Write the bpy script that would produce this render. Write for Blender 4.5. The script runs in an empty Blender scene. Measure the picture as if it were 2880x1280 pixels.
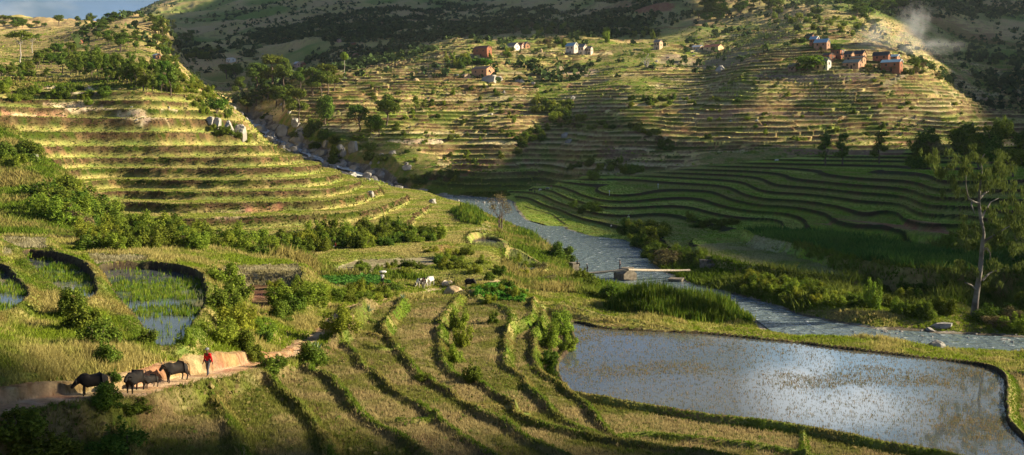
import bpy, math, random
import numpy as np
from mathutils import Vector, Matrix
random.seed(7); R_ = np.random.RandomState(11)
SC = bpy.context.scene
COL = SC.collection
F = 2800.0; CX = 1440.0; HY = 400.0; CZ = 24.0        # camera: focal in picture pixels, horizon row, eye height
def PY(px, py, Y):  return np.array([(px-CX)/F*Y, Y, CZ-(py-HY)/F*Y])
def PZ(px, py, z):
    Y = (CZ-z)*F/(py-HY); return PY(px, py, Y)
def poly3(pts, z): return np.array([PZ(a, b, z) for a, b in pts])
# ------------------------------------------------------------ noise
def _hash(ix, iy, s):
    h = (ix.astype(np.int64)*374761393 + iy.astype(np.int64)*668265263 + s*982451653) & 0xffffffff
    h = ((h ^ (h >> 13))*1274126177) & 0xffffffff
    h = (h ^ (h >> 16)) & 0xffff
    return h.astype(np.float32)/65535.0
def vnoise(x, y, s=0):
    x = np.asarray(x, dtype=np.float64); y = np.asarray(y, dtype=np.float64)
    ix = np.floor(x); iy = np.floor(y); fx = (x-ix).astype(np.float32); fy = (y-iy).astype(np.float32)
    ix = ix.astype(np.int64); iy = iy.astype(np.int64)
    fx = fx*fx*(3-2*fx); fy = fy*fy*(3-2*fy)
    a = _hash(ix, iy, s); b = _hash(ix+1, iy, s); c = _hash(ix, iy+1, s); d = _hash(ix+1, iy+1, s)
    return (a+(b-a)*fx)*(1-fy) + (c+(d-c)*fx)*fy
def fbm(x, y, s=0, o=4):
    r = 0; a = .5; t = 0
    for k in range(o):
        r = r + a*vnoise(x*2**k+17.3*k, y*2**k-9.1*k, s+k); t += a; a *= .55
    return r/t*2-1
def sstep(a, b, x):
    t = np.clip((x-a)/(b-a), 0, 1); return t*t*(3-2*t)
# ------------------------------------------------------------ large shape of the land: (px, py, distance)
CP = """
-700 1500 40; 200 1500 41; 900 1500 45; 1440 1500 54; 2200 1500 56; 3000 1500 56; 3700 1500 56
0 1280 44.5; 300 1280 49.6; 600 1280 52; 900 1280 54.5; 1200 1280 60; 1500 1280 67; 1800 1280 70; 2300 1280 69; 2880 1280 69.8
0 1090 49.5; 84 1089 51; 147 1051 54; 293 1035 57; 440 997 61; 553 997 65; 629 988 68; 712 972 73
-200 1185 46; 0 1150 48.5; 150 1125 51; 300 1108 54; 440 1088 58; 585 1058 64; 720 1028 71; 840 998 81; 905 925 95; 985 862 110; 1150 825 128; 1250 812 138
200 1200 50; 400 1180 54; 700 1100 67; 800 1150 62.5; 1000 1150 66; 1000 1020 79
1100 920 99; 1250 920 102; 1350 1000 94; 1450 950 103; 1450 1100 82; 1250 1150 74; 1550 950 107; 1600 1160 79; 1560 880 124
1480 850 128; 1350 838 123; 1230 835 127; 1120 842 122; 1060 860 115
150 900 72; 240 850 78; 66 726 107; 147 728 106; 257 781 93; 0 890 68; 0 760 93; 60 950 63; 350 960 66; -300 900 66; -300 760 90
470 980 65.6; 340 870 81; 283 767 103; 420 757 106; 500 765 104; 570 820 91
640 950 76; 700 900 88; 760 900 90; 800 950 84; 640 850 88; 690 800 104; 825 805 118; 740 885 99; 620 760 116; 850 750 126; 850 790 112.7
900 795 134; 1074 800 136.5; 1190 817 132; 1330 815 132; 1060 790 140; 920 760 144; 1250 760 150; 1400 780 150
150 690 127; 150 650 150; 320 700 128; 400 720 119; 300 672 152; 0 700 118; 0 640 150; -300 640 150
600 700 138; 800 700 150; 750 720 140; 900 700 168; 1100 690 175; 1250 640 213; 1330 640 235; 1480 800 146; 1600 850 131; 1700 880 127; 1450 760 163
1370 700 191; 1500 740 172; 1420 690 196; 1560 760 172; 1850 860 134; 2100 915 132
150 560 185; 150 490 205; 0 440 230; 0 400 250; 0 340 290; 0 270 350; 0 200 470; 0 140 680; 0 90 980; 0 56 1350; 0 115 2600; -400 560 180; -400 400 230; -400 250 340; -400 100 640; -400 50 1200; -400 110 2500
450 668 178; 450 616 197; 450 572 215; 450 539 230; 450 506 245; 450 473 260; 450 444 275; 450 411 290; 450 372 308; 450 332 328; 450 290 355; 450 250 395; 450 200 470; 450 150 600; 430 110 760; 400 60 900; 380 44 960; 330 50 960; 460 60 930
250 650 175; 250 610 196; 250 560 213; 250 506 238; 250 444 270; 250 380 298; 250 300 345; 250 240 400; 250 190 500; 250 130 680; 250 70 950; 230 74 1300; 230 115 2400; 120 66 1320; 230 90 860
700 672 180; 700 600 206; 700 540 230; 700 473 262; 700 420 295; 690 395 320; 700 367 440
900 680 182; 900 620 204; 900 560 226; 900 500 262; 880 452 322; 780 410 345
1050 650 196; 1050 590 226; 1050 545 262; 1010 503 318; 1150 600 240; 1150 556 280; 1200 620 232; 1300 625 245; 1380 665 215; 1440 720 182
1330 590 345; 1250 575 395; 1190 552 438; 1120 545 470; 1400 625 290
560 300 380; 600 260 430; 640 310 410; 560 240 470; 507 205 560; 468 160 700; 450 112 830; 468 150 1000; 600 370 330; 620 340 350
545 215 900; 640 300 620; 700 340 540; 760 390 570; 850 425 540; 1000 480 500; 940 465 520; 700 300 700; 690 250 820
900 400 545; 960 420 535; 1000 400 545; 1050 440 512; 1150 470 492; 1250 480 484; 1100 490 482; 1100 520 452; 1300 520 452
800 330 590; 900 300 600; 1000 300 590; 900 250 650; 1000 240 660; 850 220 720; 1000 215 710; 1150 240 655; 1150 300 602; 1200 360 560; 1300 420 520; 1300 330 588; 1450 400 525; 1400 300 608; 1360 225 675; 1360 180 730; 1330 155 765; 1300 150 775; 1630 148 800; 1500 210 700; 1650 220 700; 1600 300 610; 1550 380 545; 1500 470 490
1400 480 470; 1500 520 440; 1400 545 425; 1480 540 425; 1600 470 470; 1700 450 460; 1700 400 500; 1700 320 570; 1750 240 650; 1850 180 740; 1860 140 820; 2020 140 800; 1980 180 740
1300 110 950; 1450 110 950; 1700 90 1000; 1000 180 980; 850 190 1060; 700 200 1080; 560 180 1180
600 100 1600; 500 30 2300; 530 -25 2600; 440 24 2250; 350 58 2100; 320 62 2100; 750 100 1500; 700 0 2300; 1000 100 1300; 1000 0 2000; 1300 26 2000; 1250 60 1450; 1350 26 2000; 1330 60 3200; 1200 -10 2200; 1000 -60 2700; 750 -70 2900; 1400 60 1400; 1450 0 1900; 1550 50 1250; 1600 -20 1800; 1650 -50 2000; 1800 60 1050; 1900 0 1250; 1900 -55 1600; 2100 60 980; 2100 0 1200; 2150 -55 1500; 2300 20 1020; 2300 -30 1350
1560 600 330; 1600 560 350; 1650 640 275; 1800 680 232; 1780 640 262; 1860 720 205; 1930 740 192; 2000 780 172; 2100 830 150; 2300 860 140; 2300 800 156; 2500 880 134; 2700 888 133; 2880 900 130; 2600 810 157; 2850 830 150; 2450 790 160
1950 690 205; 2150 705 193; 2350 765 163; 1980 650 243; 2160 655 215; 2400 690 185; 2640 750 158; 2880 770 147; 2820 715 158
1740 540 330; 1600 530 395; 1700 500 430; 1760 470 455; 1880 455 455; 2050 450 445; 2200 440 440; 2387 462 394; 2520 465 375; 2750 575 200; 2880 640 170; 2880 560 200; 2880 690 160; 2700 648 186; 2450 600 220; 2167 492 365; 2380 523 273; 2626 561 209; 2312 470 380; 2446 492 289; 2630 517 227; 2160 569 273; 2336 591 242; 2501 609 221; 2160 622 257; 1990 596 285; 1990 540 345; 1980 500 395; 2700 480 300; 1830 610 290; 2300 640 212; 2600 700 172
1800 420 480; 1900 380 510; 2100 400 480; 2300 400 470; 2500 400 460; 2700 420 430; 2880 420 420; 2000 320 545; 2200 300 540; 2400 300 530; 2600 320 520; 2800 360 500; 2100 230 585; 2300 210 590; 2500 200 590; 2620 215 595; 2700 262 590; 2880 320 570; 2900 440 400
2350 160 625; 2500 165 625; 2320 110 720; 2280 120 700; 2200 90 790; 2450 90 820; 2600 110 900; 2400 30 950; 2620 40 1050; 2500 -30 1200; 2700 200 820; 2700 130 950; 2880 240 800; 2880 120 1000; 2800 45 1150; 2700 5 1300; 2790 14 1300; 2880 32 1250; 3000 50 1200; 2800 330 700; 2900 350 650; 2880 -5 2300; 2700 -30 2300; 3000 -10 2300
3300 1100 77; 3300 950 112; 3300 900 130; 3300 700 150; 3300 560 200; 3300 430 380; 3300 330 520; 3300 200 760; 3300 50 1200; 3300 -40 2300
4200 1000 80; 4200 800 130; 4200 560 235; 4200 330 480; 4200 60 1100; 4200 -60 2300; -1400 1000 50; -1400 600 140; -1400 250 300; -1400 0 800; -1400 -60 2000
-300 120 4000; 500 120 4500; 1400 120 4500; 2400 120 4500; 3300 100 4500
"""
cps = np.array([[float(v) for v in t.split()] for l in CP.strip().split('\n') for t in l.split(';') if t.strip()])
def _uv(px, Y): return np.stack([(px-CX)/F*3.2, np.log(Y)], -1)
_c = _uv(cps[:,0], cps[:,2])
def _phi(r2): return np.where(r2 > 1e-12, .5*r2*np.log(np.maximum(r2, 1e-12)), 0)
_n = len(_c)
_K = _phi(((_c[:,None]-_c[None])**2).sum(-1)) + np.eye(_n)*1.2e-4
_P = np.concatenate([np.ones((_n,1)), _c], 1)
_A = np.zeros((_n+3,_n+3)); _A[:_n,:_n] = _K; _A[:_n,_n:] = _P; _A[_n:,:_n] = _P.T
_w = np.linalg.solve(_A, np.concatenate([cps[:,1], np.zeros(3)]))
def macro_py(px, Y):
    q = _uv(px, Y).reshape(-1,2).astype(np.float32); out = np.empty(len(q), np.float32); c = _c.astype(np.float32); w = _w.astype(np.float32)
    for i in range(0, len(q), 20000):
        s = q[i:i+20000]
        r2 = (s[:,0:1]-c[None,:,0])**2 + (s[:,1:2]-c[None,:,1])**2
        r2 = np.maximum(r2, 1e-10)
        out[i:i+20000] = (.5*r2*np.log(r2)) @ w[:_n] + w[_n] + s @ w[_n+1:]
    return out.reshape(np.shape(Y))
# the macro shape is tabulated once and read back bilinearly
_gu = np.linspace(-1.9, 1.9, 760); _gv = np.linspace(math.log(8), math.log(6000), 700)
_GU, _GV = np.meshgrid(_gu, _gv)
_u2 = np.clip(_GU, -1.05, 1.05)
_GZ = CZ - (macro_py(_u2*F+CX, np.exp(np.clip(_GV, math.log(42), math.log(4600))))-HY)/F*np.exp(_GV)
_GZ = _GZ.astype(np.float64)
def macro(X, Y):
    fu = np.clip((X/Y-_gu[0])/(_gu[1]-_gu[0]), 0, 758.999); fv = np.clip((np.log(Y)-_gv[0])/(_gv[1]-_gv[0]), 0, 698.999)
    iu = fu.astype(int); iv = fv.astype(int); a = fu-iu; b = fv-iv
    z = (_GZ[iv,iu]*(1-a)+_GZ[iv,iu+1]*a)*(1-b) + (_GZ[iv+1,iu]*(1-a)+_GZ[iv+1,iu+1]*a)*b
    # wooded ridge added unseen on the right, first put in to shade the valley
    z = z + RIDGE_H*np.exp(-((X-(455+.05*(Y-300)))/112)**2)*sstep(120, 215, Y)*(1-sstep(520, 660, Y))
    return z
RIDGE_H = 62.0
# ------------------------------------------------------------ polygons and lines traced on the land
def inside(X, Y, P):
    r = np.zeros(X.shape, bool); n = len(P); j = n-1
    for i in range(n):
        xi, yi = P[i][0], P[i][1]; xj, yj = P[j][0], P[j][1]
        if yi != yj:
            c = ((yi > Y) != (yj > Y)) & (X < (xj-xi)*(Y-yi)/(yj-yi)+xi); r ^= c
        j = i
    return r
def dist_line(X, Y, P, closed=False):
    d = np.full(X.shape, 1e9); t_ = np.zeros(X.shape); n = len(P)
    for i in range(n if closed else n-1):
        a = P[i]; b = P[(i+1) % n]; dx, dy = b[0]-a[0], b[1]-a[1]; L = dx*dx+dy*dy+1e-9
        t = np.clip(((X-a[0])*dx+(Y-a[1])*dy)/L, 0, 1)
        q = np.hypot(X-a[0]-t*dx, Y-a[1]-t*dy); m = q < d
        d = np.where(m, q, d); t_ = np.where(m, i+t, t_)
    return d, t_
def sub(X, Y, P, pad):
    P = np.asarray(P)
    return (X > P[:,0].min()-pad) & (X < P[:,0].max()+pad) & (Y > P[:,1].min()-pad) & (Y < P[:,1].max()+pad)
def smooth(P, k=4):
    P = np.asarray(P, float); out = []
    for i in range(len(P)-1):
        p0 = P[max(i-1,0)]; p1 = P[i]; p2 = P[i+1]; p3 = P[min(i+2,len(P)-1)]
        for j in range(k):
            t = j/k; out.append(.5*((2*p1)+(-p0+p2)*t+(2*p0-5*p1+4*p2-p3)*t*t+(-p0+3*p1-3*p2+p3)*t**3))
    out.append(P[-1]); return np.array(out)
def smoothc(P, k=3):
    P = np.asarray(P, float); n = len(P); out = []
    for i in range(n):
        p0 = P[i-1]; p1 = P[i]; p2 = P[(i+1)%n]; p3 = P[(i+2)%n]
        for j in range(k):
            t = j/k; out.append(.5*((2*p1)+(-p0+p2)*t+(2*p0-5*p1+4*p2-p3)*t*t+(-p0+3*p1-3*p2+p3)*t**3))
    return np.array(out)
def pairs(s): return [tuple(float(v) for v in t.split(',')) for t in s.split()]
# river
RL = pairs("1150,551 1190,556 1240,575 1290,592 1350,606 1400,616 1440,628 1480,652 1513,664 1550,693 1561,712 1598,730 1628,763 1650,785 1693,800 1760,812 1900,838 2010,858 2069,872 2110,890 2160,926 2244,942 2361,951 2516,963 2621,972 2747,980 2880,988 3100,996 3500,1010")
RR = pairs("1150,546 1250,549 1400,555 1440,566 1455,594 1480,620 1532,635 1587,638 1594,646 1660,664 1752,675 1803,704 1807,719 1840,752 1873,770 1917,789 1954,803 2000,812 2069,829 2160,854 2244,884 2328,901 2453,922 2579,928 2621,934 2747,938 2880,947 3100,955 3500,965")
RIVER = np.array([PZ(a,b,0)[:2] for a,b in RL] + [PZ(a,b,0)[:2] for a,b in RR[::-1]])
# cascade centre line above it (px, py, Y)
CASC = np.array([PY(*t) for t in [(1180,551,440),(1130,546,462),(1080,522,478),(1040,502,492),(985,478,508),(930,462,525),(880,440,540),(835,418,552),(795,402,560),(762,386,570),(742,366,596),(716,348,640),(700,336,690)]])
PONDS = {  # outline, water height
 'big': (pairs("1614,907 1691,924 1817,932 1985,940 2160,957 2244,965 2370,982 2537,1001 2705,1020 2780,1036 2818,1056 2830,1085 2826,1125 2828,1165 2842,1202 2890,1248 2960,1290 3050,1330 2900,1330 2780,1306 2663,1278 2537,1257 2411,1232 2265,1206 2160,1190 1985,1169 1859,1148 1733,1127 1620,1108 1588,1083 1568,1030 1590,1000 1618,965 1610,930"), 2.3),
 'rice': (pairs("283,767 340,758 420,757 500,765 560,788 578,830 566,875 530,930 505,972 470,982 436,974 412,940 385,900 350,860 310,815"), 10.4),
 'upper': (pairs("66,728 147,730 220,752 255,781 268,826 245,848 200,838 160,815 110,780"), 11.4),
 'edge': (pairs("-120,770 0,762 45,795 78,830 40,868 0,890 -100,920"), 12.0),
 'nose': (pairs("1336,678 1368,673 1402,679 1414,697 1396,710 1348,711 1332,698"), 3.6),
 'bank': (pairs("1440,706 1466,716 1500,735 1527,754 1500,761 1452,762 1436,738"), 3.1),
}
PW = {k: (smoothc([PZ(a,b,z)[:2] for a,b in p], 3), z) for k,(p,z) in PONDS.items()}
# level beds: outline, height, name
BEDS = [
 (pairs("620,752 850,746 858,790 760,800 700,800 640,800 610,775"), 8.3, 'pale'),
 (pairs("694,802 826,806 800,852 742,886 700,862"), 7.0, 'plough'),
 (pairs("240,716 420,722 430,755 330,754 270,762 250,740"), 10.6, 'straw'),
 (pairs("0,668 130,672 150,712 60,716 0,735"), 12.3, 'straw'),
 (pairs("1000,732 1260,722 1290,735 1200,752 1030,776 900,768"), 4.9, 'pale'),
 (pairs("868,786 1060,778 1100,800 960,806 872,800"), 4.9, 'cabbage'),
 (pairs("1960,690 2080,682 2200,706 2330,748 2420,790 2280,776 2120,752 1985,722"), 2.6, 'pale2'),
 (pairs("2096,646 2281,652 2400,668 2560,690 2760,716 2880,730 2880,770 2740,768 2560,756 2400,730 2250,690 2130,668"), 4.6, 'maize'),
]
BW = [(np.array([PZ(a,b,z)[:2] for a,b in p]), z, n) for p,z,n in BEDS]
# terrace lips of the near fields: level on their left -> next lower level on their right
LIPS = [
 ("200,1060 225,1105 243,1131 272,1165 314,1198 360,1240 377,1278 400,1330 430,1420 480,1560", 8.9, 8.4),
 ("500,1020 541,1065 557,1085 595,1114 629,1148 654,1198 679,1261 700,1330 740,1420 800,1560", 8.4, 7.75),
 ("690,1035 720,1056 762,1066 791,1093 837,1135 879,1177 909,1223 925,1278 950,1330 1000,1420 1080,1560", 7.75, 7.1),
 ("860,1020 880,1047 905,1050 938,1068 955,1089 988,1127 1013,1156 1055,1190 1106,1219 1160,1253 1194,1278 1250,1330 1350,1420 1500,1560", 7.1, 6.3),
 ("940,930 955,963 980,972 1005,997 1022,1030 1047,1042 1076,1064 1118,1106 1181,1139 1231,1177 1265,1202 1315,1236 1370,1274 1440,1330 1550,1420 1750,1560", 6.3, 5.5),
 ("1142,830 1128,855 1106,884 1085,915 1078,928 1097,951 1122,980 1156,1018 1181,1056 1223,1081 1265,1102 1307,1135 1335,1150 1357,1165 1411,1186 1450,1208 1490,1240 1545,1265 1620,1300 1800,1370 2100,1500", 5.5, 4.5),
 ("1300,825 1287,842 1261,871 1240,913 1240,968 1248,1010 1269,1047 1307,1068 1357,1081 1399,1110 1434,1133 1465,1169 1524,1198 1587,1211 1650,1227 1733,1244 1796,1253 1985,1278 2150,1310 2400,1360 2900,1480", 4.5, 3.7),
 ("1506,830 1500,860 1495,890 1450,915 1432,930 1424,968 1428,1030 1440,1040 1474,1060 1490,1093 1532,1131 1557,1160 1608,1194 1648,1212 1690,1232 1760,1250 1900,1272 2150,1310 2400,1360 2900,1480", 3.7, 3.0),
 ("1528,880 1520,913 1501,942 1507,976 1505,1010 1524,1047 1574,1077 1590,1092 1608,1110 1650,1139 1675,1169 1708,1202 1742,1234 1800,1252 1900,1270 2150,1310 2400,1360 2900,1480", 3.0, 2.0),
]
LW = []
for s, za, zb in LIPS:
    P = smooth([PZ(a,b,za)[:2] for a,b in pairs(s)], 4); P = P[np.argsort(-P[:,1])]; LW.append((P, za, zb))
BUNDS = [(smooth([PZ(a,b,z)[:2] for a,b in pairs(s)],3), z, h, w) for s, z, h, w in [
 ("1742,1236 1805,1227 1943,1240 2160,1265 2223,1278 2400,1310 2700,1360", 2.0, .35, .35),
 ("2262,1208 2260,1235 2264,1278 2275,1330", 2.0, .3, .3),
 ("1340,1150 1440,1147 1480,1140", 4.5, .3, .35),
 ("1120,1190 1180,1190 1240,1172", 6.3, .3, .3),
 ("1030,970 1050,980 1080,985 1120,980", 5.5, .25, .3),
 ("1005,921 1040,921 1072,928", 6.2, .35, .3), ("1035,885 1070,890 1104,884", 6.2, .35, .3),
 ("1560,868 1640,876 1720,886 1850,900 1930,905 2060,915 2160,935 2300,953 2500,974 2700,990 2880,1008 3100,1030", 2.6, .4, .5),
 ("1650,905 1760,905 1850,903 1985,922 2160,944 2300,962 2500,984 2700,1003 2880,1035 3100,1070", 2.6, .4, .5),
 ("1430,850 1560,868", 3.0, .4, .5), ("1290,835 1330,838 1380,852 1432,870 1440,905 1428,930", 3.9, .4, .5),
 ("0,700 60,725 120,770 180,820 235,860 300,880", 11.8, .35, .7), ("300,765 265,775 290,820 330,860 380,905 412,955", 11.0, .5, .8),
]]
PATH = np.array([PY(*t) for t in [(-400,1240,44),(-200,1185,46),(0,1150,48.5),(150,1125,51),(300,1108,54),(370,1104,55.5),(440,1088,58),(520,1068,61),(585,1058,64),(660,1040,67.5),(720,1028,71),(790,1012,76),(840,998,81),(870,965,87),(905,925,95),(945,885,104),(985,862,110),(1060,845,117),(1150,829,127),(1250,812,138)]])
FIELD = np.array([PZ(a,b,z)[:2] for a,b,z in [(-600,1300,9.4),(0,1190,9.6),(150,1160,9.4),(330,1130,9.4),(480,1090,9),(600,1062,8.5),(700,1048,8),(800,1030,7.4),(860,1008,6.9),(905,965,6.6),(945,920,6),(990,880,5.6),(1080,857,5),(1150,838,4.8),(1230,832,4.6),(1290,830,4.5),(1400,838,3.8),(1500,842,3.2),(1540,868,2.7),(1640,885,2.5),(3100,1060,2.4),(3800,1500,2)]] + [[100,30],[-60,30]])
LEFT_LV = [5.2, 6.7, 8.8, 10.8, 12.6, 14.7, 17.2, 19.7, 22.85, 27.1, 31.9, 35.5, 39, 43, 47, 51, 55.5, 60, 65, 70, 75, 80]
def terrace(z, lv, r, nx):
    lv = np.asarray(lv); i = np.clip(np.searchsorted(lv, z, side='right')-1, 0, len(lv)-2)
    a = lv[i]; b = lv[i+1]; f = np.clip((z-a)/(b-a), 0, 1.2)
    rr = np.clip(r, .03, .9)
    t = np.clip((f-(1-rr))/rr, 0, 1); t = t*t*(3-2*t)
    return a+(b-a)*t + .06*(b-a)*np.exp(-((f-.035)/.035)**2), t, f
def build(X, Y, want=False):
    """height and ground cover at world X, Y"""
    X = np.asarray(X, float); Y = np.asarray(Y, float)
    M = macro(X, Y)
    u = X/Y; px = u*F+CX; lY = np.log(Y)
    far = sstep(700, 1500, Y)
    M = M + fbm(X/60, Y/60, 3)*sstep(400, 620, Y)*4.5*(1+2*far) + fbm(X/240, Y/240, 9)*far*15
    py = HY+(CZ-M)/Y*F
    wob = fbm(X/14, Y/14, 21, 3)
    # ---- left hill
    nose = (1-sstep(1330, 1440, px+ (Y-240)*.4))*sstep(148, 172, Y+ .03*(px-600))
    wl = nose*(1-sstep(395, 470, Y))*(1-sstep(33, 60, M))
    wl = wl*sstep(-40, 10, px*1. - 130 + (Y-250)*3.2 + wob*60)
    gap = 0
    zl, tl, fl = terrace(M + wob*.22 + fbm(X/4,Y/4,5,2)*.10, LEFT_LV, .17+.05*wob, 0)
    # ---- everything else above the river: even steps, height of step grows with distance
    def reg(x0,x1,y0,y1,s=40): return sstep(x0-s,x0+s,px)*(1-sstep(x1-s,x1+s,px))*sstep(y0*.96,y0*1.04,Y)*(1-sstep(y1*.96,y1*1.04,Y))
    right = sstep(-45, 25, (X-np.interp(Y, [120,200,290,330,420,500],[60,24,12,0,-10,-60])))*sstep(190,215,Y+np.clip(X-10,0,200)*.3)
    right = right*(1-sstep(425,450,Y))
    zr, tr, fr = terrace(M*1.0+wob*.04+fbm(X/50,Y/50,31,2)*.15, np.arange(-3, 60, 1.38)+.35, .26, 0)
    offs = np.floor(fbm(X/60, Y/45, 41, 2)*5)*.45
    st = 2.5
    zm, tm, fm = terrace(M+offs+wob*.18+fbm(X/38,Y/38,43,2)*1.3, np.arange(-10, 420, st), .27+.10*fbm(X/25,Y/25,44,2), 0); zm = zm-offs-fbm(X/38,Y/38,43,2)*1.3
    wm = sstep(425, 450, Y)*(1-sstep(900, 1150, Y))
    flat = sstep(430,440,Y)
    farw = sstep(900,1150,Y)*(1-sstep(1500,2300,Y))
    zf, tf, ff = terrace(M+offs*2+wob*.6, np.arange(-10, 900, 4.2), .45, 0); zf = zf-offs*2
    stray = .25+.75*sstep(.0, .35, fbm(X/70, Y/50, 51, 3)+.38)
    wm = wm*stray; farw = farw*sstep(-.1,.35,fbm(X/160,Y/120,57,3))
    lefttop = (1-sstep(560,680,px))*sstep(330,400,Y)*(1-sstep(1000,1200,Y))
    wm = wm*(1-lefttop*.65)
    h = M + (zl-M)*wl
    h = h + (zr-h)*right
    h = h + (zm-h)*wm*(1-wl)
    h = h + (zf-h)*farw*.8
    tread_r = tl*wl + tr*right*(1-wl) + tm*wm*(1-wl)*(1-right) + tf*farw*.8
    tread_f = np.where(wl>.5, fl, np.where(right>.5, fr, fm))
    kind = np.zeros(X.shape, np.int8)      # ground cover code
    kind[wl>.5] = 1; kind[(right>.5)&(wl<=.5)] = 2; kind[(wm>.5)&(kind==0)] = 3; kind[(Y>900)] = 4
    # rough ground detail
    rough = fbm(X/3.2, Y/3.2, 61, 4)
    h = h + rough*.11*(1-.75*np.maximum(np.maximum(wl,right),wm))*sstep(45,60,Y)
    near = (Y < 240)
    # ---- near terraced fields
    m = near & sub(X, Y, FIELD, 3)
    if m.any():
        x, y = X[m], Y[m]; hh = h[m].copy(); k = kind[m].copy(); tt = tread_r[m].copy()
        ins = inside(x, y, FIELD); de, _ = dist_line(x, y, FIELD, True); w = np.where(ins, sstep(0, 1.3, de), 0)
        wb = fbm(x/1.7, y/1.7, 71, 3)*.22
        wn = fbm(x/3.1, y/3.1, 73, 3)
        lev = np.full(x.shape, LIPS[0][1]); bump = np.zeros(x.shape); prev = np.full(x.shape, -1e9); rise = np.zeros(x.shape)
        for P, za, zb in LW:
            xi = np.interp(y, P[::-1,1], P[::-1,0]); xi = np.maximum(xi, prev+.15); prev = xi
            d, _ = dist_line(x, y, P)
            sd = np.where(x > xi, 1, -1)*np.minimum(d, np.abs(x-xi)) + wb
            top = y > P[:,1].max(); 
            s = sstep(-.05, .85, sd); lev = lev+(zb-za)*s
            bump = np.maximum(bump, (.31+.26*wn)*np.exp(-((sd+.06)/(.21+.10*wn))**2)*np.where(top, .2, 1))
            lev = lev-.14*np.exp(-((sd+.75)/.4)**2)*np.where(top, 0, 1)
            rise = np.maximum(rise, np.where(top, 0, np.exp(-((sd-.35)/.5)**2)))
        lev = lev + bump + fbm(x/2.3, y/2.3, 75, 3)*.05
        hh = hh*(1-w)+lev*w
        k[(w>.5)] = 5; tt = np.where(w>.5, rise, tt)
        h[m] = hh; kind[m] = k; tread_r[m] = tt
    for P, z, nm in BW:
        m = near & sub(X, Y, P, 3)
        if not m.any(): continue
        x, y = X[m], Y[m]; ins = inside(x, y, P); d, _ = dist_line(x, y, P, True)
        sd = np.where(ins, d, -d)+fbm(x/2, y/2, 77, 2)*.3; w = sstep(-1.8, .1, sd)
        hh = h[m]*(1-w) + (z + .28*np.exp(-((sd+.1)/.4)**2))*w
        h[m] = hh; k = kind[m]; k[sd>.3] = {'pale':6,'plough':7,'straw':8,'cabbage':9,'pale2':10,'maize':11}[nm]; kind[m] = k
        t = tread_r[m]; t[sd>.3] = 0; tread_r[m] = t
    for P, z, b, wd in BUNDS:
        m = near & sub(X, Y, P, 3)
        if not m.any(): continue
        x, y = X[m], Y[m]; d, _ = dist_line(x, y, P); d = np.maximum(d+fbm(x/1.5,y/1.5,79,2)*.15,0)
        g = np.exp(-(d/wd)**2); h[m] = h[m] + b*g
        t = tread_r[m]; tread_r[m] = np.maximum(t, g*.9); k = kind[m]; k[(g>.3)] = 12; kind[m] = k
    # ---- path
    m = near & sub(X, Y, PATH, 6)
    if m.any():
        x, y = X[m], Y[m]; d, t = dist_line(x, y, PATH); zp = np.interp(t, range(len(PATH)), PATH[:,2])
        d2 = d + fbm(x/2.6, y/2.6, 81, 3)*.30 + fbm(x/.5, y/.5, 82, 2)*.10
        wid = np.where(y < 74, .95, .5)
        # uphill side (the left / far side) is a vertical cut bank, the other slopes gently
        i = np.clip(t.astype(int), 0, len(PATH)-2); tx = PATH[i+1,0]-PATH[i,0]; ty = PATH[i+1,1]-PATH[i,1]
        left = (tx*(y-PATH[i,1])-ty*(x-PATH[i,0])) > 0
        bank = (.85+.35*fbm(x/4,y/4,83,2))*(1-sstep(70,86,y))
        k = kind[m]; hh = h[m]; tt = tread_r[m]
        far_ = sstep(1.0, 4.6, d2); up = (zp+np.clip(hh-zp, bank*.75, bank+.12))*(1-far_)+np.maximum(hh, zp+bank*.75)*far_
        cut = sstep(wid, wid+.42, d2)
        hl = zp + (up-zp)*cut
        fade = 1-sstep(4.4, 5.8, d2)
        hl = hl*fade + hh*(1-fade)
        hr = zp*(1-sstep(wid, wid+1.2, d2)) + hh*sstep(wid, wid+1.2, d2)
        hh = np.where(left, hl, hr)
        kk = np.where(d2 < wid+.05, 13, k)
        kk = np.where(left & (d2 >= wid+.05) & (d2 < wid+.95) & (y < 88), 14, kk)
        h[m] = hh; kind[m] = kk; tt[d2<wid+.9] = 0; tread_r[m] = tt
    # ---- ponds
    for nm,(P, z) in PW.items():
        m = near & sub(X, Y, P, 3)
        if not m.any(): continue
        x, y = X[m], Y[m]; ins = inside(x, y, P); d, _ = dist_line(x, y, P, True); sd = np.where(ins, d, -d)+fbm(x/1.3,y/1.3,85,3)*.18
        wbk = 1.0 if nm == 'big' else 1.6
        lip = z+(.32 if nm in ('big','bank','nose') else .30+.55*sstep(80,100,y))+.1*fbm(x/3,y/3,87,2)
        w = sstep(-wbk, -.1, sd); hh = h[m]*(1-w)+np.maximum(lip, h[m]*(1-w)+lip*w)*w
        w2 = sstep(-.15, .25, sd); hh = hh*(1-w2)+(z-.22)*w2
        h[m] = hh; k = kind[m]; k[(sd>.05)] = 15; k[(sd>-.22)&(sd<=.05)] = 19; k[(sd>-wbk*.8)&(sd<=-.22)&(k!=13)&(k!=14)] = 12; kind[m] = k
        t = tread_r[m]; t[sd>-.2] = 0; t[(sd<-.2)&(sd>-wbk*1.2)] = .7; tread_r[m] = t
    # ---- river bed and cascade gully
    m = (Y < 480) & (Y > 95)
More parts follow.
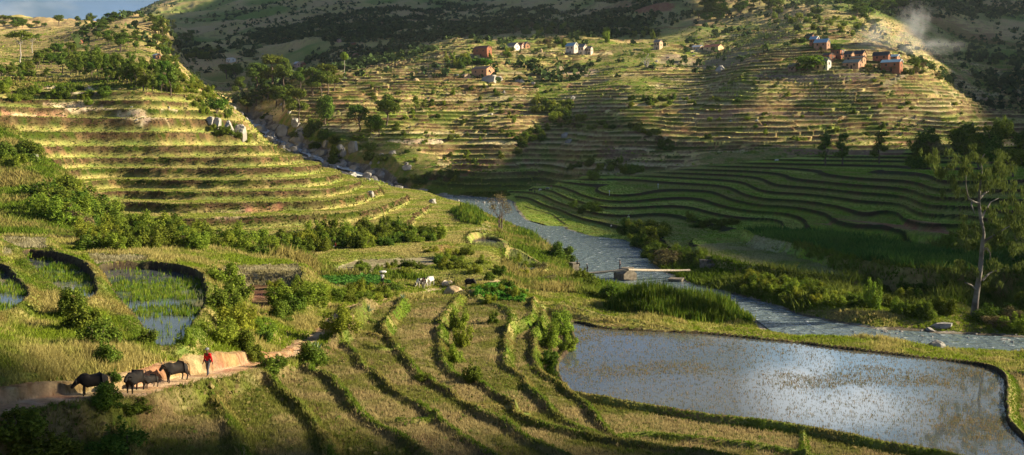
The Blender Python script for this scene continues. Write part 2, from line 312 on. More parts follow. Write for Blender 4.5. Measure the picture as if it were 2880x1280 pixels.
    if m.any():
        x, y = X[m], Y[m]; ins = inside(x, y, RIVER); d, _ = dist_line(x, y, RIVER, True); sd = np.where(ins, d, -d)+fbm(x/6,y/6,91,3)*.9
        hh = h[m]; w = sstep(-4.5, .2, sd); hh = np.maximum(hh, .35)*(1-w) + (-.1)*w; hh = hh - .9*sstep(0, 1.2, sd)
        h[m] = hh; k = kind[m]; k[sd>-.9] = 16; kind[m] = k; t = tread_r[m]; t[sd>-3.5] = 0; tread_r[m] = t
    m = (Y > 425) & (Y < 700) & (px > 600) & (px < 1300)
    if m.any():
        x, y = X[m], Y[m]; d, t = dist_line(x, y, CASC); zc = np.interp(t, range(len(CASC)), CASC[:,2])
        d2 = d+fbm(x/7,y/7,93,3)*2.5
        w = 1-sstep(2.5, 15, d2); hh = h[m]*(1-w)+(zc-.8)*w + fbm(x/5,y/5,95,3)*1.6*np.exp(-((d2-9)/6)**2)
        h[m] = hh; k = kind[m]; k[d2<9] = 17; kind[m] = k; tt = tread_r[m]; tt[d2<14] = 0; tread_r[m] = tt
    # smooth shapes beyond the picture's sides
    return (h, kind, tread_r, tread_f, py) if want else h
def clean(me): 
    me.validate(); return me
def mesh_np(name, V, Fq, mat=None, parent=None, smoothf=False, col=None, uv=None):
    """fast mesh from arrays; Fq is (n,3) or (n,4)"""
    V = np.asarray(V, np.float32); Fq = np.asarray(Fq, np.int32); n, k = Fq.shape
    me = bpy.data.meshes.new(name); me.vertices.add(len(V)); me.vertices.foreach_set('co', V.ravel())
    me.loops.add(n*k); me.loops.foreach_set('vertex_index', Fq.ravel())
    me.polygons.add(n); me.polygons.foreach_set('loop_start', np.arange(0, n*k, k, dtype=np.int32))
    me.polygons.foreach_set('use_smooth', np.full(n, smoothf))
    me.update(calc_edges=True)
    if col is not None:
        a = me.color_attributes.new('Col', 'FLOAT_COLOR', 'POINT')
        c = np.ones((len(V),4), np.float32); c[:,:3] = col; a.data.foreach_set('color', c.ravel())
    o = bpy.data.objects.new(name, me); COL.objects.link(o)
    if mat: me.materials.append(mat)
    if parent: o.parent = parent
    return o
def tag(o, label=None, cat=None, group=None, kind=None):
    if label: o['label'] = label
    if cat: o['category'] = cat
    if group: o['group'] = group
    if kind: o['kind'] = kind
    return o
# ---------------------------------------------------------------- terrain sheet
Q = globals().get('QUAL', 1.0)
def seg(a, b, n): return np.linspace(a, b, n, endpoint=False)
U = np.concatenate([seg(-1.25,-.62,50), seg(-.62,.62,int(1500*Q)), np.linspace(.62,1.3,50)])
def ls(a, b, n): return np.exp(np.linspace(math.log(a), math.log(b), int(n), endpoint=False))
YY = np.concatenate([ls(8,42,40), ls(42,240,620*Q), ls(240,470,330*Q), ls(470,700,360*Q), ls(700,1050,190*Q), ls(1050,4700,250*Q)])
GX = U[None,:]*YY[:,None]; GYY = np.repeat(YY[:,None], len(U), 1)
H, KIND, TR, TF, GPY = build(GX, GYY, True)
print('terrain', H.shape, H.min(), H.max(), [float(H[(YY>a)&(YY<b)].max()) for a,b in ((0,1000),(1000,2500),(2500,9000))])
def height(x, y): 
    return float(build(np.array([x]), np.array([y]))[0])
def heights(x, y): return build(np.asarray(x, float), np.asarray(y, float))
_lnY = np.log(YY)
def hgrid(X, Y):
    """height read from the sheet itself"""
    X = np.asarray(X, float); Y = np.asarray(Y, float)
    j = np.clip(np.interp(X/Y, U, np.arange(len(U))), 0, len(U)-1.001); i = np.clip(np.interp(np.log(Y), _lnY, np.arange(len(YY))), 0, len(YY)-1.001)
    i0 = i.astype(int); j0 = j.astype(int); a = i-i0; b = j-j0
    return (H[i0,j0]*(1-b)+H[i0,j0+1]*b)*(1-a)+(H[i0+1,j0]*(1-b)+H[i0+1,j0+1]*b)*a
def kgrid(X, Y, A=None):
    X = np.asarray(X, float); Y = np.asarray(Y, float); A = KIND if A is None else A
    j = np.clip(np.interp(X/Y, U, np.arange(len(U)))+.5, 0, len(U)-1).astype(int); i = np.clip(np.interp(np.log(Y), _lnY, np.arange(len(YY)))+.5, 0, len(YY)-1).astype(int)
    return A[i,j]
_SP = HY+(CZ-H)/YY[:,None]*F      # picture row of every sheet vertex
_MIN = np.minimum.accumulate(_SP[45:], 0)
def hit(px, py):
    """first land seen along the sight line through a picture point"""
    j = int(round(float(np.interp((px-CX)/F, U, np.arange(len(U))))))
    c = _SP[45:, j]; w = np.nonzero(c <= py)[0]
    if len(w) == 0: return None
    i = w[0]; i0 = max(i-1, 0); t = 0 if c[i0] == c[i] else (c[i0]-py)/(c[i0]-c[i]); t = min(max(t,0),1)
    Y = YY[45+i0]*(1-t)+YY[45+i]*t; X = (px-CX)/F*Y
    return Vector((X, Y, float(hgrid(X, Y))))
# ---------------------------------------------------------------- materials
def nt(m):
    m.use_nodes = True; t = m.node_tree; t.nodes.clear(); return t, t.nodes, t.links
def mat_simple(name, color, rough=.8, noise=None, scale=8., spec=.3, bump=0., bscale=40., two=None, metallic=0, coord='Object'):
    m = bpy.data.materials.new(name); t, N, L = nt(m)
    o = N.new('ShaderNodeOutputMaterial'); b = N.new('ShaderNodeBsdfPrincipled'); L.new(b.outputs[0], o.inputs[0])
    b.inputs['Roughness'].default_value = rough; b.inputs['Specular IOR Level'].default_value = spec; b.inputs['Metallic'].default_value = metallic
    b.inputs['Base Color'].default_value = (*color, 1)
    tc = N.new('ShaderNodeTexCoord')
    if two is not None:
        n = N.new('ShaderNodeTexNoise'); n.inputs['Scale'].default_value = scale; n.inputs['Detail'].default_value = 6; L.new(tc.outputs[coord], n.inputs['Vector'])
        r = N.new('ShaderNodeValToRGB'); r.color_ramp.elements[0].position = .35; r.color_ramp.elements[1].position = .65
        r.color_ramp.elements[0].color = (*color,1); r.color_ramp.elements[1].color = (*two,1)
        L.new(n.outputs['Fac'], r.inputs[0]); L.new(r.outputs[0], b.inputs['Base Color'])
    if bump:
        n2 = N.new('ShaderNodeTexNoise'); n2.inputs['Scale'].default_value = bscale; n2.inputs['Detail'].default_value = 5; L.new(tc.outputs[coord], n2.inputs['Vector'])
        bp = N.new('ShaderNodeBump'); bp.inputs['Strength'].default_value = bump; bp.inputs['Distance'].default_value = .05
        L.new(n2.outputs['Fac'], bp.inputs['Height']); L.new(bp.outputs[0], b.inputs['Normal'])
    return m
def mat_leaf(name, dark, light, trans=.35, var=.34, attr=False):
    """leaf material: object-wise and clump-wise colour variation, a little light passing through"""
    m = bpy.data.materials.new(name); t, N, L = nt(m)
    o = N.new('ShaderNodeOutputMaterial'); mix = N.new('ShaderNodeMixShader'); d = N.new('ShaderNodeBsdfDiffuse'); tr = N.new('ShaderNodeBsdfTranslucent')
    mix.inputs[0].default_value = trans; L.new(d.outputs[0], mix.inputs[1]); L.new(tr.outputs[0], mix.inputs[2]); L.new(mix.outputs[0], o.inputs[0])
    g = N.new('ShaderNodeNewGeometry'); oi = N.new('ShaderNodeObjectInfo')
    r = N.new('ShaderNodeMix'); r.data_type = 'RGBA'; r.inputs['A'].default_value = (*dark,1); r.inputs['B'].default_value = (*light,1)
    L.new(g.outputs['Random Per Island'], r.inputs['Factor'])
    hs = N.new('ShaderNodeHueSaturation'); hs.inputs['Saturation'].default_value = 1.0; L.new(r.outputs['Result'], hs.inputs['Color'])
    mh = N.new('ShaderNodeMapRange'); mh.inputs['To Min'].default_value = .5-var*.06; mh.inputs['To Max'].default_value = .5+var*.10
    mv = N.new('ShaderNodeMapRange'); mv.inputs['To Min'].default_value = 1-var; mv.inputs['To Max'].default_value = 1+var
    L.new(oi.outputs['Random'], mh.inputs['Value']); L.new(mh.outputs[0], hs.inputs['Hue'])
    nz = N.new('ShaderNodeTexNoise'); nz.inputs['Scale'].default_value = .9; nz.inputs['Detail'].default_value = 2; L.new(g.outputs['Position'], nz.inputs['Vector'])
    L.new(nz.outputs['Fac'], mv.inputs['Value']); mv.inputs['From Min'].default_value = .3; mv.inputs['From Max'].default_value = .7; L.new(mv.outputs[0], hs.inputs['Value'])
    if attr:
        a = N.new('ShaderNodeAttribute'); a.attribute_name = 'Col'; ml = N.new('ShaderNodeMix'); ml.data_type = 'RGBA'; ml.blend_type = 'MULTIPLY'; ml.inputs['Factor'].default_value = 1
        L.new(hs.outputs[0], ml.inputs['A']); L.new(a.outputs['Color'], ml.inputs['B']); src = ml.outputs['Result']
    else: src = hs.outputs[0]
    L.new(src, d.inputs[0]); L.new(src, tr.inputs[0]); return m
def mat_ground():
    m = bpy.data.materials.new('land'); t, N, L = nt(m)
    o = N.new('ShaderNodeOutputMaterial'); b = N.new('ShaderNodeBsdfPrincipled'); L.new(b.outputs[0], o.inputs[0])
    b.inputs['Roughness'].default_value = .95; b.inputs['Specular IOR Level'].default_value = .08
    a = N.new('ShaderNodeAttribute'); a.attribute_name = 'Col'; g = N.new('ShaderNodeNewGeometry')
    n1 = N.new('ShaderNodeTexNoise'); n1.inputs['Scale'].default_value = 1.3; n1.inputs['Detail'].default_value = 9; n1.inputs['Roughness'].default_value = .72; L.new(g.outputs['Position'], n1.inputs['Vector'])
    mr = N.new('ShaderNodeMapRange'); mr.inputs['From Min'].default_value = .3; mr.inputs['From Max'].default_value = .7; mr.inputs['To Min'].default_value = .55; mr.inputs['To Max'].default_value = 1.5
    L.new(n1.outputs['Fac'], mr.inputs['Value'])
    hs = N.new('ShaderNodeHueSaturation'); hs.inputs['Saturation'].default_value = 1.06; L.new(a.outputs['Color'], hs.inputs['Color']); L.new(mr.outputs[0], hs.inputs['Value'])
    n3 = N.new('ShaderNodeTexNoise'); n3.inputs['Scale'].default_value = .35; n3.inputs['Detail'].default_value = 6; L.new(g.outputs['Position'], n3.inputs['Vector'])
    m3 = N.new('ShaderNodeMapRange'); m3.inputs['From Min'].default_value = .3; m3.inputs['From Max'].default_value = .7; m3.inputs['To Min'].default_value = .47; m3.inputs['To Max'].default_value = .53
    L.new(n3.outputs['Fac'], m3.inputs['Value']); L.new(m3.outputs[0], hs.inputs['Hue'])
    L.new(hs.outputs[0], b.inputs['Base Color'])
    n2 = N.new('ShaderNodeTexNoise'); n2.inputs['Scale'].default_value = 2.2; n2.inputs['Detail'].default_value = 8; n2.inputs['Roughness'].default_value = .75; L.new(g.outputs['Position'], n2.inputs['Vector'])
    bp = N.new('ShaderNodeBump'); bp.inputs['Strength'].default_value = .9; bp.inputs['Distance'].default_value = .35; L.new(n2.outputs['Fac'], bp.inputs['Height']); L.new(bp.outputs[0], b.inputs['Normal'])
    return m
def mat_water(name, deep, rough=.03, bump=.02, scale=3., stretch=(1,1,1), foam=None):
    m = bpy.data.materials.new(name); t, N, L = nt(m)
    o = N.new('ShaderNodeOutputMaterial'); b = N.new('ShaderNodeBsdfPrincipled'); L.new(b.outputs[0], o.inputs[0])
    b.inputs['Base Color'].default_value = (*deep,1); b.inputs['Roughness'].default_value = rough; b.inputs['IOR'].default_value = 1.33; b.inputs['Specular IOR Level'].default_value = .9
    g = N.new('ShaderNodeNewGeometry'); mp = N.new('ShaderNodeMapping'); mp.inputs['Scale'].default_value = stretch; L.new(g.outputs['Position'], mp.inputs['Vector'])
    n = N.new('ShaderNodeTexNoise'); n.inputs['Scale'].default_value = scale; n.inputs['Detail'].default_value = 5; L.new(mp.outputs[0], n.inputs['Vector'])
    bp = N.new('ShaderNodeBump'); bp.inputs['Strength'].default_value = 1; bp.inputs['Distance'].default_value = bump; L.new(n.outputs['Fac'], bp.inputs['Height']); L.new(bp.outputs[0], b.inputs['Normal'])
    if foam:
        n2 = N.new('ShaderNodeTexNoise'); n2.inputs['Scale'].default_value = foam[0]; n2.inputs['Detail'].default_value = 8; n2.inputs['Roughness'].default_value = .7; L.new(mp.outputs[0], n2.inputs['Vector'])
        r = N.new('ShaderNodeValToRGB'); r.color_ramp.elements[0].position = foam[1]; r.color_ramp.elements[1].position = foam[1]+.08
        r.color_ramp.elements[0].color = (*deep,1); r.color_ramp.elements[1].color = (.75,.78,.8,1); L.new(n2.outputs['Fac'], r.inputs[0]); L.new(r.outputs[0], b.inputs['Base Color'])
        r2 = N.new('ShaderNodeValToRGB'); r2.color_ramp.elements[0].position = foam[1]; r2.color_ramp.elements[1].position = foam[1]+.08
        r2.color_ramp.elements[0].color = (rough,)*3+(1,); r2.color_ramp.elements[1].color = (.6,.6,.6,1); L.new(n2.outputs['Fac'], r2.inputs[0]); L.new(r2.outputs[0], b.inputs['Roughness'])
    return m
# ---------------------------------------------------------------- ground cover colours (what grows or lies there)
def mixc(a, b, t): return a+(b-a)*t[...,None]
C = lambda *v: np.array(v, np.float32)
STRAW=C(.37,.31,.125); PALE=C(.42,.35,.20); GREEN=C(.13,.185,.028); LIME=C(.25,.29,.075); DGREEN=C(.035,.055,.014); BROWN=C(.105,.070,.035); EARTH=C(.27,.155,.08); RED=C(.27,.10,.05); SAND=C(.47,.34,.20); DRY=C(.29,.215,.11); ROCK=C(.24,.22,.20); MUD=C(.05,.04,.03)
def cover():
    X, Y = GX, GYY; px = X/Y*F+CX
    n1 = fbm(X/9, Y/9, 101, 4); n2 = fbm(X/2.6, Y/2.6, 111, 4); n3 = fbm(X/33, Y/33, 121, 4); n4 = fbm(X/.9, Y/.9, 131, 2)
    g = sstep(-.25,.35,n1*.6+n2*.6)
    base = mixc(STRAW*.8, GREEN, g)
    col = base.copy()
    def put(mask, c): col[mask] = c[mask] if c.shape == col.shape else c
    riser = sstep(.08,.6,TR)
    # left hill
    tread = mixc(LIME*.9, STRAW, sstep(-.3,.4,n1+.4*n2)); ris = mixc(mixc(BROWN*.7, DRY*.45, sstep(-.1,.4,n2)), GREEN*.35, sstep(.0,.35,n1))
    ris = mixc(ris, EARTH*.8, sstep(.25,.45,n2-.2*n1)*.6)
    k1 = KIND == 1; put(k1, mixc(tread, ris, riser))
    tr0 = 1-riser
    # right bank fields
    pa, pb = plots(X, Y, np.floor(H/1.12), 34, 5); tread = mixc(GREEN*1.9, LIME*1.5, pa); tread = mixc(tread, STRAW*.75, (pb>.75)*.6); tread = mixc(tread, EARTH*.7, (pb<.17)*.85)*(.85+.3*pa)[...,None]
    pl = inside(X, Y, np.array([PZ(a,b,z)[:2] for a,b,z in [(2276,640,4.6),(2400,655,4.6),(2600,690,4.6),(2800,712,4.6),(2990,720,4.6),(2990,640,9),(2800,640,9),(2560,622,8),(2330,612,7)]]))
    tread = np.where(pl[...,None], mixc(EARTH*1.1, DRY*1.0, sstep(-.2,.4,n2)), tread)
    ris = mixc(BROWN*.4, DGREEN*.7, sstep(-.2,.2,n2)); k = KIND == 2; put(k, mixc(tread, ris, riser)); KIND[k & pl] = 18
    # middle hill
    sun_r = sstep(-.2,.3,n3)
    tread = mixc(mixc(STRAW*1.4, DRY*1.7, sstep(-.3,.3,n2)), LIME*1.15, sstep(-.0,.5,n3+.5*n1)); ris = mixc(mixc(BROWN*1.1, DRY*.85, sstep(-.1,.4,n2)), GREEN*.4, sstep(-.1,.3,n1+.3*n2))
    pa, pb = plots(X, Y, np.floor((H+.3)/2.5), 30, 9); tread = mixc(tread, LIME*.95, sstep(.6,.75,pa)*.6); tread = mixc(tread, EARTH*1.05, sstep(.86,.9,pb)*.7); tread = mixc(tread, PALE*1.3, (pb<.22)*.8); tread = tread*(.8+.45*_hash(np.floor(pa*99).astype(np.int64), np.floor(pb*99).astype(np.int64), 3))[...,None]
    lowgreen = (1-sstep(4, 14, H))*1.0
    tread = mixc(tread, GREEN*.8, lowgreen); ris = mixc(ris, DGREEN, lowgreen)
    redp = sstep(.38,.5,fbm(X/28,Y/20,141,3))*.7; tread = mixc(tread, RED*.9+.04, redp)
    k = KIND == 3; put(k, mixc(tread, ris, riser))
    lt = (px < 620) & (Y > 330) & (Y < 1100) & (KIND != 1)
    hl = mixc(mixc(DRY*1.15, STRAW*.8, sstep(-.3,.3,n1)), GREEN*.7, sstep(-.05,.35,n2*.6+n3*.7)*(1-sstep(600,850,Y)*.8)); put(lt, mixc(hl, BROWN*1.2, riser*.6))
    # mountain
    k = KIND == 4
    fn = fbm(X/120, Y/120, 151, 5); mt = mixc(mixc(DRY*1.7, STRAW*1.2, sstep(-.2,.3,n3)), GREEN*1.15+.03, sstep(-.05,.4,fn)); mt = mixc(mt, EARTH*.8, sstep(.3,.45,fbm(X/80,Y/50,161,4))*.7); put(k, mixc(mt, BROWN*1.1, riser*.5))
    # near fields
    k = KIND == 5
    st = mixc(mixc(C(.27,.225,.105), C(.16,.135,.06), sstep(-.4,.4,n1+.5*n4)), C(.12,.14,.03), sstep(.05,.35,fbm(X/5,Y/5,181,3))); st = mixc(st, C(.17,.105,.06), sstep(.18,.4,fbm(X/3.3,Y/3.3,183,3))*.75); gr = mixc(GREEN*.75, STRAW*.55, sstep(-.1,.6,n2)); put(k, mixc(st, gr, sstep(.15,.5,TR)))
    put(KIND==6, mixc(C(.22,.19,.11), C(.34,.30,.19), sstep(-.3,.3,n4+n2))); put(KIND==7, mixc(C(.13,.075,.045), C(.24,.145,.09), sstep(-.2,.2,n4)))
    put(KIND==8, mixc(C(.12,.12,.05), C(.25,.21,.11), sstep(-.3,.3,n4+n2))); put(KIND==9, mixc(C(.10,.08,.04), GREEN, sstep(-.2,.2,n4))); put(KIND==10, mixc(C(.44,.41,.23), GREEN*2.1, sstep(-.2,.4,n1+n4*.3)))
    put(KIND==11, mixc(GREEN*.9, C(.07,.16,.03), sstep(-.2,.2,n4))); put(KIND==12, mixc(LIME*.8, STRAW*.85, sstep(-.2,.3,n2)))
    put(KIND==13, mixc(C(.46,.30,.17), C(.56,.41,.26), sstep(-.3,.3,n2+n4))); st_ = fbm(X/.28, Y/.28, 191, 2); put(KIND==14, mixc(mixc(SAND*.85, C(.38,.24,.125), sstep(-.2,.4,n4+.6*n2)), C(.20,.12,.06), sstep(.15,.5,st_)*.75))
    put(KIND==19, mixc(C(.07,.055,.035), C(.12,.10,.05), sstep(-.2,.3,n4))); put(KIND==15, MUD[None]*np.ones(3,np.float32)*1.0+0*col); put(KIND==16, mixc(C(.13,.11,.08), C(.34,.31,.26), sstep(-.3,.3,n2))); put(KIND==17, mixc(ROCK*.5, ROCK*1.1, sstep(-.3,.3,n2)))
    # places of their own colour, traced on the land: (outline, height guess, colour, strength)
    for pts, zz, c1, c2, s in PATCH:
        P = np.array([hitw(a,b) for a,b in pairs(pts)]); m = sub(X, Y, P, 8)
        x, y = X[m], Y[m]; ins = inside(x, y, P); d, _ = dist_line(x, y, P, True); sd = np.where(ins,d,-d)+fbm(x/4,y/4,171,3)*zz
        w = sstep(-.3*zz, .5*zz, sd)*s; cc = mixc(C(*c1), C(*c2), sstep(-.3,.3,n2[m]+.5*n1[m])); col[m] = mixc(col[m], cc, w)
    return np.clip(col, .004, .8)
def plots(X, Y, lev, wid, seed):
    l = lev.astype(np.int64); sh = _hash(l, l*0, seed)*9; c = np.floor((X+fbm(X/20,Y/20,seed,2)*4)/wid/(.6+.9*_hash(l,l*0+3,seed))+sh).astype(np.int64)
    return _hash(c, l, seed+7), _hash(c, l, seed+19)
def hitw(a, b):
    h = hit(a, b); return (h.x, h.y)
PATCH = [
 ("122,228 240,224 262,240 300,262 232,266 150,262 128,240",1.,(.60,.47,.31),(.72,.60,.42),1.), ("120,288 250,282 270,292 180,298 122,296",1.,(.55,.40,.24),(.66,.52,.34),.9), ("165,300 290,296 318,306 260,310 180,308",1.,(.60,.46,.29),(.70,.56,.38),.95),
 ("0,306 165,306 192,322 120,328 0,326",1.,(.34,.20,.12),(.60,.44,.28),.95), ("330,316 430,326 470,336 480,356 400,354 340,334",1.,(.60,.45,.27),(.72,.58,.38),.85), ("450,305 500,310 500,320 452,316",1.,(.58,.44,.27),(.70,.56,.38),.8),
 ("1360,690 1395,688 1500,700 1470,700 1380,712",.1,(.2,.2,.1),(.2,.2,.1),0.), ("1220,690 1290,684 1290,705 1225,712",1.,(.42,.16,.08),(.50,.22,.12),.8), ("560,600 700,585 720,612 600,618",1.,(.42,.30,.20),(.5,.38,.26),.7), ("690,585 800,575 800,590 700,600",1.,(.40,.20,.12),(.48,.26,.15),.6),
 ("1160,395 1240,388 1245,402 1150,408 1060,400",1.,(.52,.40,.26),(.64,.52,.36),.9), ("1560,190 1640,185 1690,200 1650,215 1570,205",1.,(.52,.36,.24),(.62,.46,.32),.8), ("1880,150 2100,140 2140,175 1950,190 1850,175",2.,(.26,.20,.15),(.34,.27,.20),.6),
 ("1740,22 1900,14 1890,30 1790,38",3.,(.30,.12,.07),(.36,.17,.10),.9), ("2100,215 2460,212 2470,225 2200,228",1.,(.24,.17,.14),(.32,.24,.19),.6), ("1150,92 1300,84 1310,100 1170,106",3.,(.33,.28,.22),(.42,.37,.30),.8), ("2480,236 2780,262 2790,272 2500,250",1.,(.36,.29,.19),(.44,.36,.25),.6),
 ("2200,418 2550,422 2540,436 2220,436",1.,(.24,.14,.09),(.30,.19,.13),.8), ("1690,412 1830,430 1740,462 1680,440",1.5,(.17,.11,.07),(.22,.15,.10),.7), ("1420,640 1450,640 1560,700 1552,720 1470,690",1.,(.34,.30,.25),(.46,.42,.36),.8), ("1300,620 1400,640 1440,650 1430,665 1340,650",1.,(.42,.36,.28),(.52,.46,.37),.8),
 ("1185,800 1330,802 1330,816 1180,824",1.,(.42,.33,.2),(.5,.42,.28),.7), ("870,778 1010,760 1100,758 1020,770 900,788",1.,(.46,.37,.25),(.56,.47,.34),.8), ("690,880 760,860 800,875 740,930 690,960",.6,(.48,.24,.12),(.58,.33,.18),.8), ("1340,800 1480,804 1470,812 1340,812",.8,(.42,.33,.2),(.5,.42,.28),.6),
 ("1960,320 2330,318 2320,330 1960,334",1.,(.30,.19,.13),(.36,.25,.18),.6)]
# ---------------------------------------------------------------- camera, sun, sky
SUN_AZ, SUN_EL = 84., 22.5       # azimuth to the right of the view direction
cam = bpy.data.cameras.new('camera'); co = bpy.data.objects.new('camera', cam); COL.objects.link(co); SC.camera = co
co.location = (0,0,CZ); co.rotation_euler = (math.pi/2,0,0); cam.sensor_width = 36; cam.lens = 35*F/2800*(36/36)*1.0
cam.lens = F/2880*36; cam.shift_x = 0; cam.shift_y = -(640-HY)/2880; cam.clip_start = .5; cam.clip_end = 30000
sv = Vector((math.sin(math.radians(SUN_AZ))*math.cos(math.radians(SUN_EL)), math.cos(math.radians(SUN_AZ))*math.cos(math.radians(SUN_EL)), math.sin(math.radians(SUN_EL))))
ld = bpy.data.lights.new('sun','SUN'); lo = bpy.data.objects.new('sun', ld); COL.objects.link(lo); ld.energy = 5.0; ld.angle = math.radians(.4); ld.color = (1,.86,.60)
lo.rotation_euler = sv.to_track_quat('Z','Y').to_euler()
w = bpy.data.worlds.new('World'); SC.world = w; w.use_nodes = True; T = w.node_tree; N = T.nodes; L = T.links; N.clear()
out = N.new('ShaderNodeOutputWorld'); bg = N.new('ShaderNodeBackground'); L.new(bg.outputs[0], out.inputs[0]); bg.inputs[1].default_value = .05
sky = N.new('ShaderNodeTexSky'); sky.sky_type = 'NISHITA'; sky.sun_disc = False; sky.sun_elevation = math.radians(SUN_EL); sky.sun_rotation = math.radians(SUN_AZ); sky.air_density = .55; sky.dust_density = .15; sky.ozone_density = 2.5
tc = N.new('ShaderNodeTexCoord'); mp = N.new('ShaderNodeMapping'); mp.inputs['Scale'].default_value = (1,1,2.6); L.new(tc.outputs['Generated'], mp.inputs['Vector'])
mp.inputs['Location'].default_value = (.35,0,.1)
cn = N.new('ShaderNodeTexNoise'); cn.inputs['Scale'].default_value = 2.6; cn.inputs['Detail'].default_value = 9; cn.inputs['Roughness'].default_value = .55; cn.inputs['Distortion'].default_value = .4; L.new(mp.outputs[0], cn.inputs['Vector'])
cr = N.new('ShaderNodeValToRGB'); cr.color_ramp.elements[0].position = .37; cr.color_ramp.elements[1].position = .50; L.new(cn.outputs['Fac'], cr.inputs[0])
c2 = N.new('ShaderNodeTexNoise'); c2.inputs['Scale'].default_value = 8; c2.inputs['Detail'].default_value = 6; L.new(mp.outputs[0], c2.inputs['Vector'])
cc = N.new('ShaderNodeValToRGB'); cc.color_ramp.elements[0].position = .46; cc.color_ramp.elements[1].position = .60; cc.color_ramp.elements[0].color = (2.3,3.7,5.0,1); cc.color_ramp.elements[1].color = (6.8,7.4,7.9,1); L.new(c2.outputs['Fac'], cc.inputs[0])
sx = N.new('ShaderNodeSeparateXYZ'); L.new(tc.outputs['Generated'], sx.inputs[0])
el = N.new('ShaderNodeMapRange'); el.inputs['From Min'].default_value = .20; el.inputs['From Max'].default_value = .50; el.inputs['To Min'].default_value = 1; el.inputs['To Max'].default_value = .12; L.new(sx.outputs['Z'], el.inputs['Value'])
fw = N.new('ShaderNodeMapRange'); fw.inputs['From Min'].default_value = .1; fw.inputs['From Max'].default_value = .75; fw.inputs['To Min'].default_value = .1; L.new(sx.outputs['Y'], fw.inputs['Value'])
c0 = N.new('ShaderNodeMath'); c0.operation = 'MULTIPLY'; L.new(el.outputs[0], c0.inputs[0]); L.new(fw.outputs[0], c0.inputs[1])
cm = N.new('ShaderNodeMath'); cm.operation = 'MULTIPLY'; L.new(cr.outputs[0], cm.inputs[0]); L.new(c0.outputs[0], cm.inputs[1])
# one bright cloud over the lower right, mirrored in the flooded field
dv = N.new('ShaderNodeVectorMath'); dv.operation = 'DOT_PRODUCT'; L.new(tc.outputs['Generated'], dv.inputs[0]); dv.inputs[1].default_value = (math.sin(.315)*math.cos(.225), math.cos(.315)*math.cos(.225), math.sin(.225))
db = N.new('ShaderNodeMapRange'); db.inputs['From Min'].default_value = .9955; db.inputs['From Max'].default_value = .9997; db.inputs['To Max'].default_value = 1.5; L.new(dv.outputs['Value'], db.inputs['Value'])
lo_ = N.new('ShaderNodeMapRange'); lo_.inputs['From Min'].default_value = .13; lo_.inputs['From Max'].default_value = .19; lo_.inputs['To Min'].default_value = .62; lo_.inputs['To Max'].default_value = .5; L.new(sx.outputs['Z'], lo_.inputs['Value'])
ba = N.new('ShaderNodeMath'); ba.operation = 'ADD'; L.new(lo_.outputs[0], ba.inputs[0]); L.new(db.outputs[0], ba.inputs[1])
cs = N.new('ShaderNodeVectorMath'); cs.operation = 'SCALE'; L.new(cc.outputs[0], cs.inputs[0]); L.new(ba.outputs[0], cs.inputs['Scale'])
fm_ = N.new('ShaderNodeMath'); fm_.operation = 'MAXIMUM'; L.new(cm.outputs[0], fm_.inputs[0]); L.new(db.outputs[0], fm_.inputs[1]); fm_.use_clamp = True
mx = N.new('ShaderNodeMix'); mx.data_type = 'RGBA'; L.new(fm_.outputs[0], mx.inputs['Factor']); L.new(sky.outputs[0], mx.inputs['A']); L.new(cs.outputs[0], mx.inputs['B']); L.new(mx.outputs['Result'], bg.inputs[0])
vs = SC.view_settings; vs.view_transform = 'Standard'; vs.look = 'None'; vs.exposure = 1.38; vs.gamma = 1; vs.use_curve_mapping = False
SC.cycles.max_bounces = 5; SC.cycles.diffuse_bounces = 1; SC.cycles.glossy_bounces = 2; SC.cycles.transmission_bounces = 2; SC.cycles.transparent_max_bounces = 4; SC.cycles.volume_bounces = 0
SC.cycles.use_denoising = True
nr, nc = H.shape
V = np.stack([GX, GYY, H], -1).reshape(-1,3)
ii = (np.arange(nr-1)[:,None]*nc+np.arange(nc-1)[None]).ravel()
FQ = np.stack([ii, ii+1, ii+nc+1, ii+nc], -1)
M_LAND = mat_ground()
land = mesh_np('terrain', V, FQ, M_LAND, col=cover().reshape(-1,3), smoothf=True); tag(land, kind='structure')
def water_sheet(name, P, z, mat, pad=.5):
    import bmesh
    bm = bmesh.new(); c = P.mean(0); vs_ = []
    for p in P: 
        d = p-c; vs_.append(bm.verts.new((*(p+d/np.linalg.norm(d)*pad), z)))
    f = bm.faces.new(vs_); bmesh.ops.triangulate(bm, faces=[f]); 
    for f in bm.faces:
        if f.normal.z < 0: f.normal_flip()
    me = bpy.data.meshes.new(name); bm.to_mesh(me); bm.free(); o = bpy.data.objects.new(name, me); COL.objects.link(o); me.materials.append(mat); return tag(o, kind='structure')
M_POND = mat_water('still_water', (.085,.10,.11), .015, .0015, 2.0)
M_RIVER = mat_water('running_water', (.15,.20,.22), .15, .6, .7, (1,1,1), (.7,.595))
water_sheet('river_water', RIVER, 0, M_RIVER, 1.2)
for k,(P,z) in PW.items(): water_sheet('flooded_field_water', P, z, M_POND, .35)
# cascade water follows its centre line
def cascade():
    P = smooth(CASC, 6); V=[]; n = len(P)
    for i,p in enumerate(P):
        t = P[min(i+1,n-1)]-P[max(i-1,0)]; s = np.array([t[1],-t[0],0]); s = s/np.linalg.norm(s)
        for a in (-1,-.5,0,.5,1): V.append(p+s*a*(2.3+1.2*math.sin(i*1.3))+np.array([0,0,-.15+.35*R_.rand()]))
    Fq = [(i*5+j, i*5+j+1, (i+1)*5+j+1, (i+1)*5+j) for i in range(n-1) for j in range(4)]
    return mesh_np('cascade_water', V, Fq, mat_water('white_water', (.35,.40,.42), .35, .3, .8, (1,1,1), (.5,.47)), smoothf=True)
tag(cascade(), kind='structure')
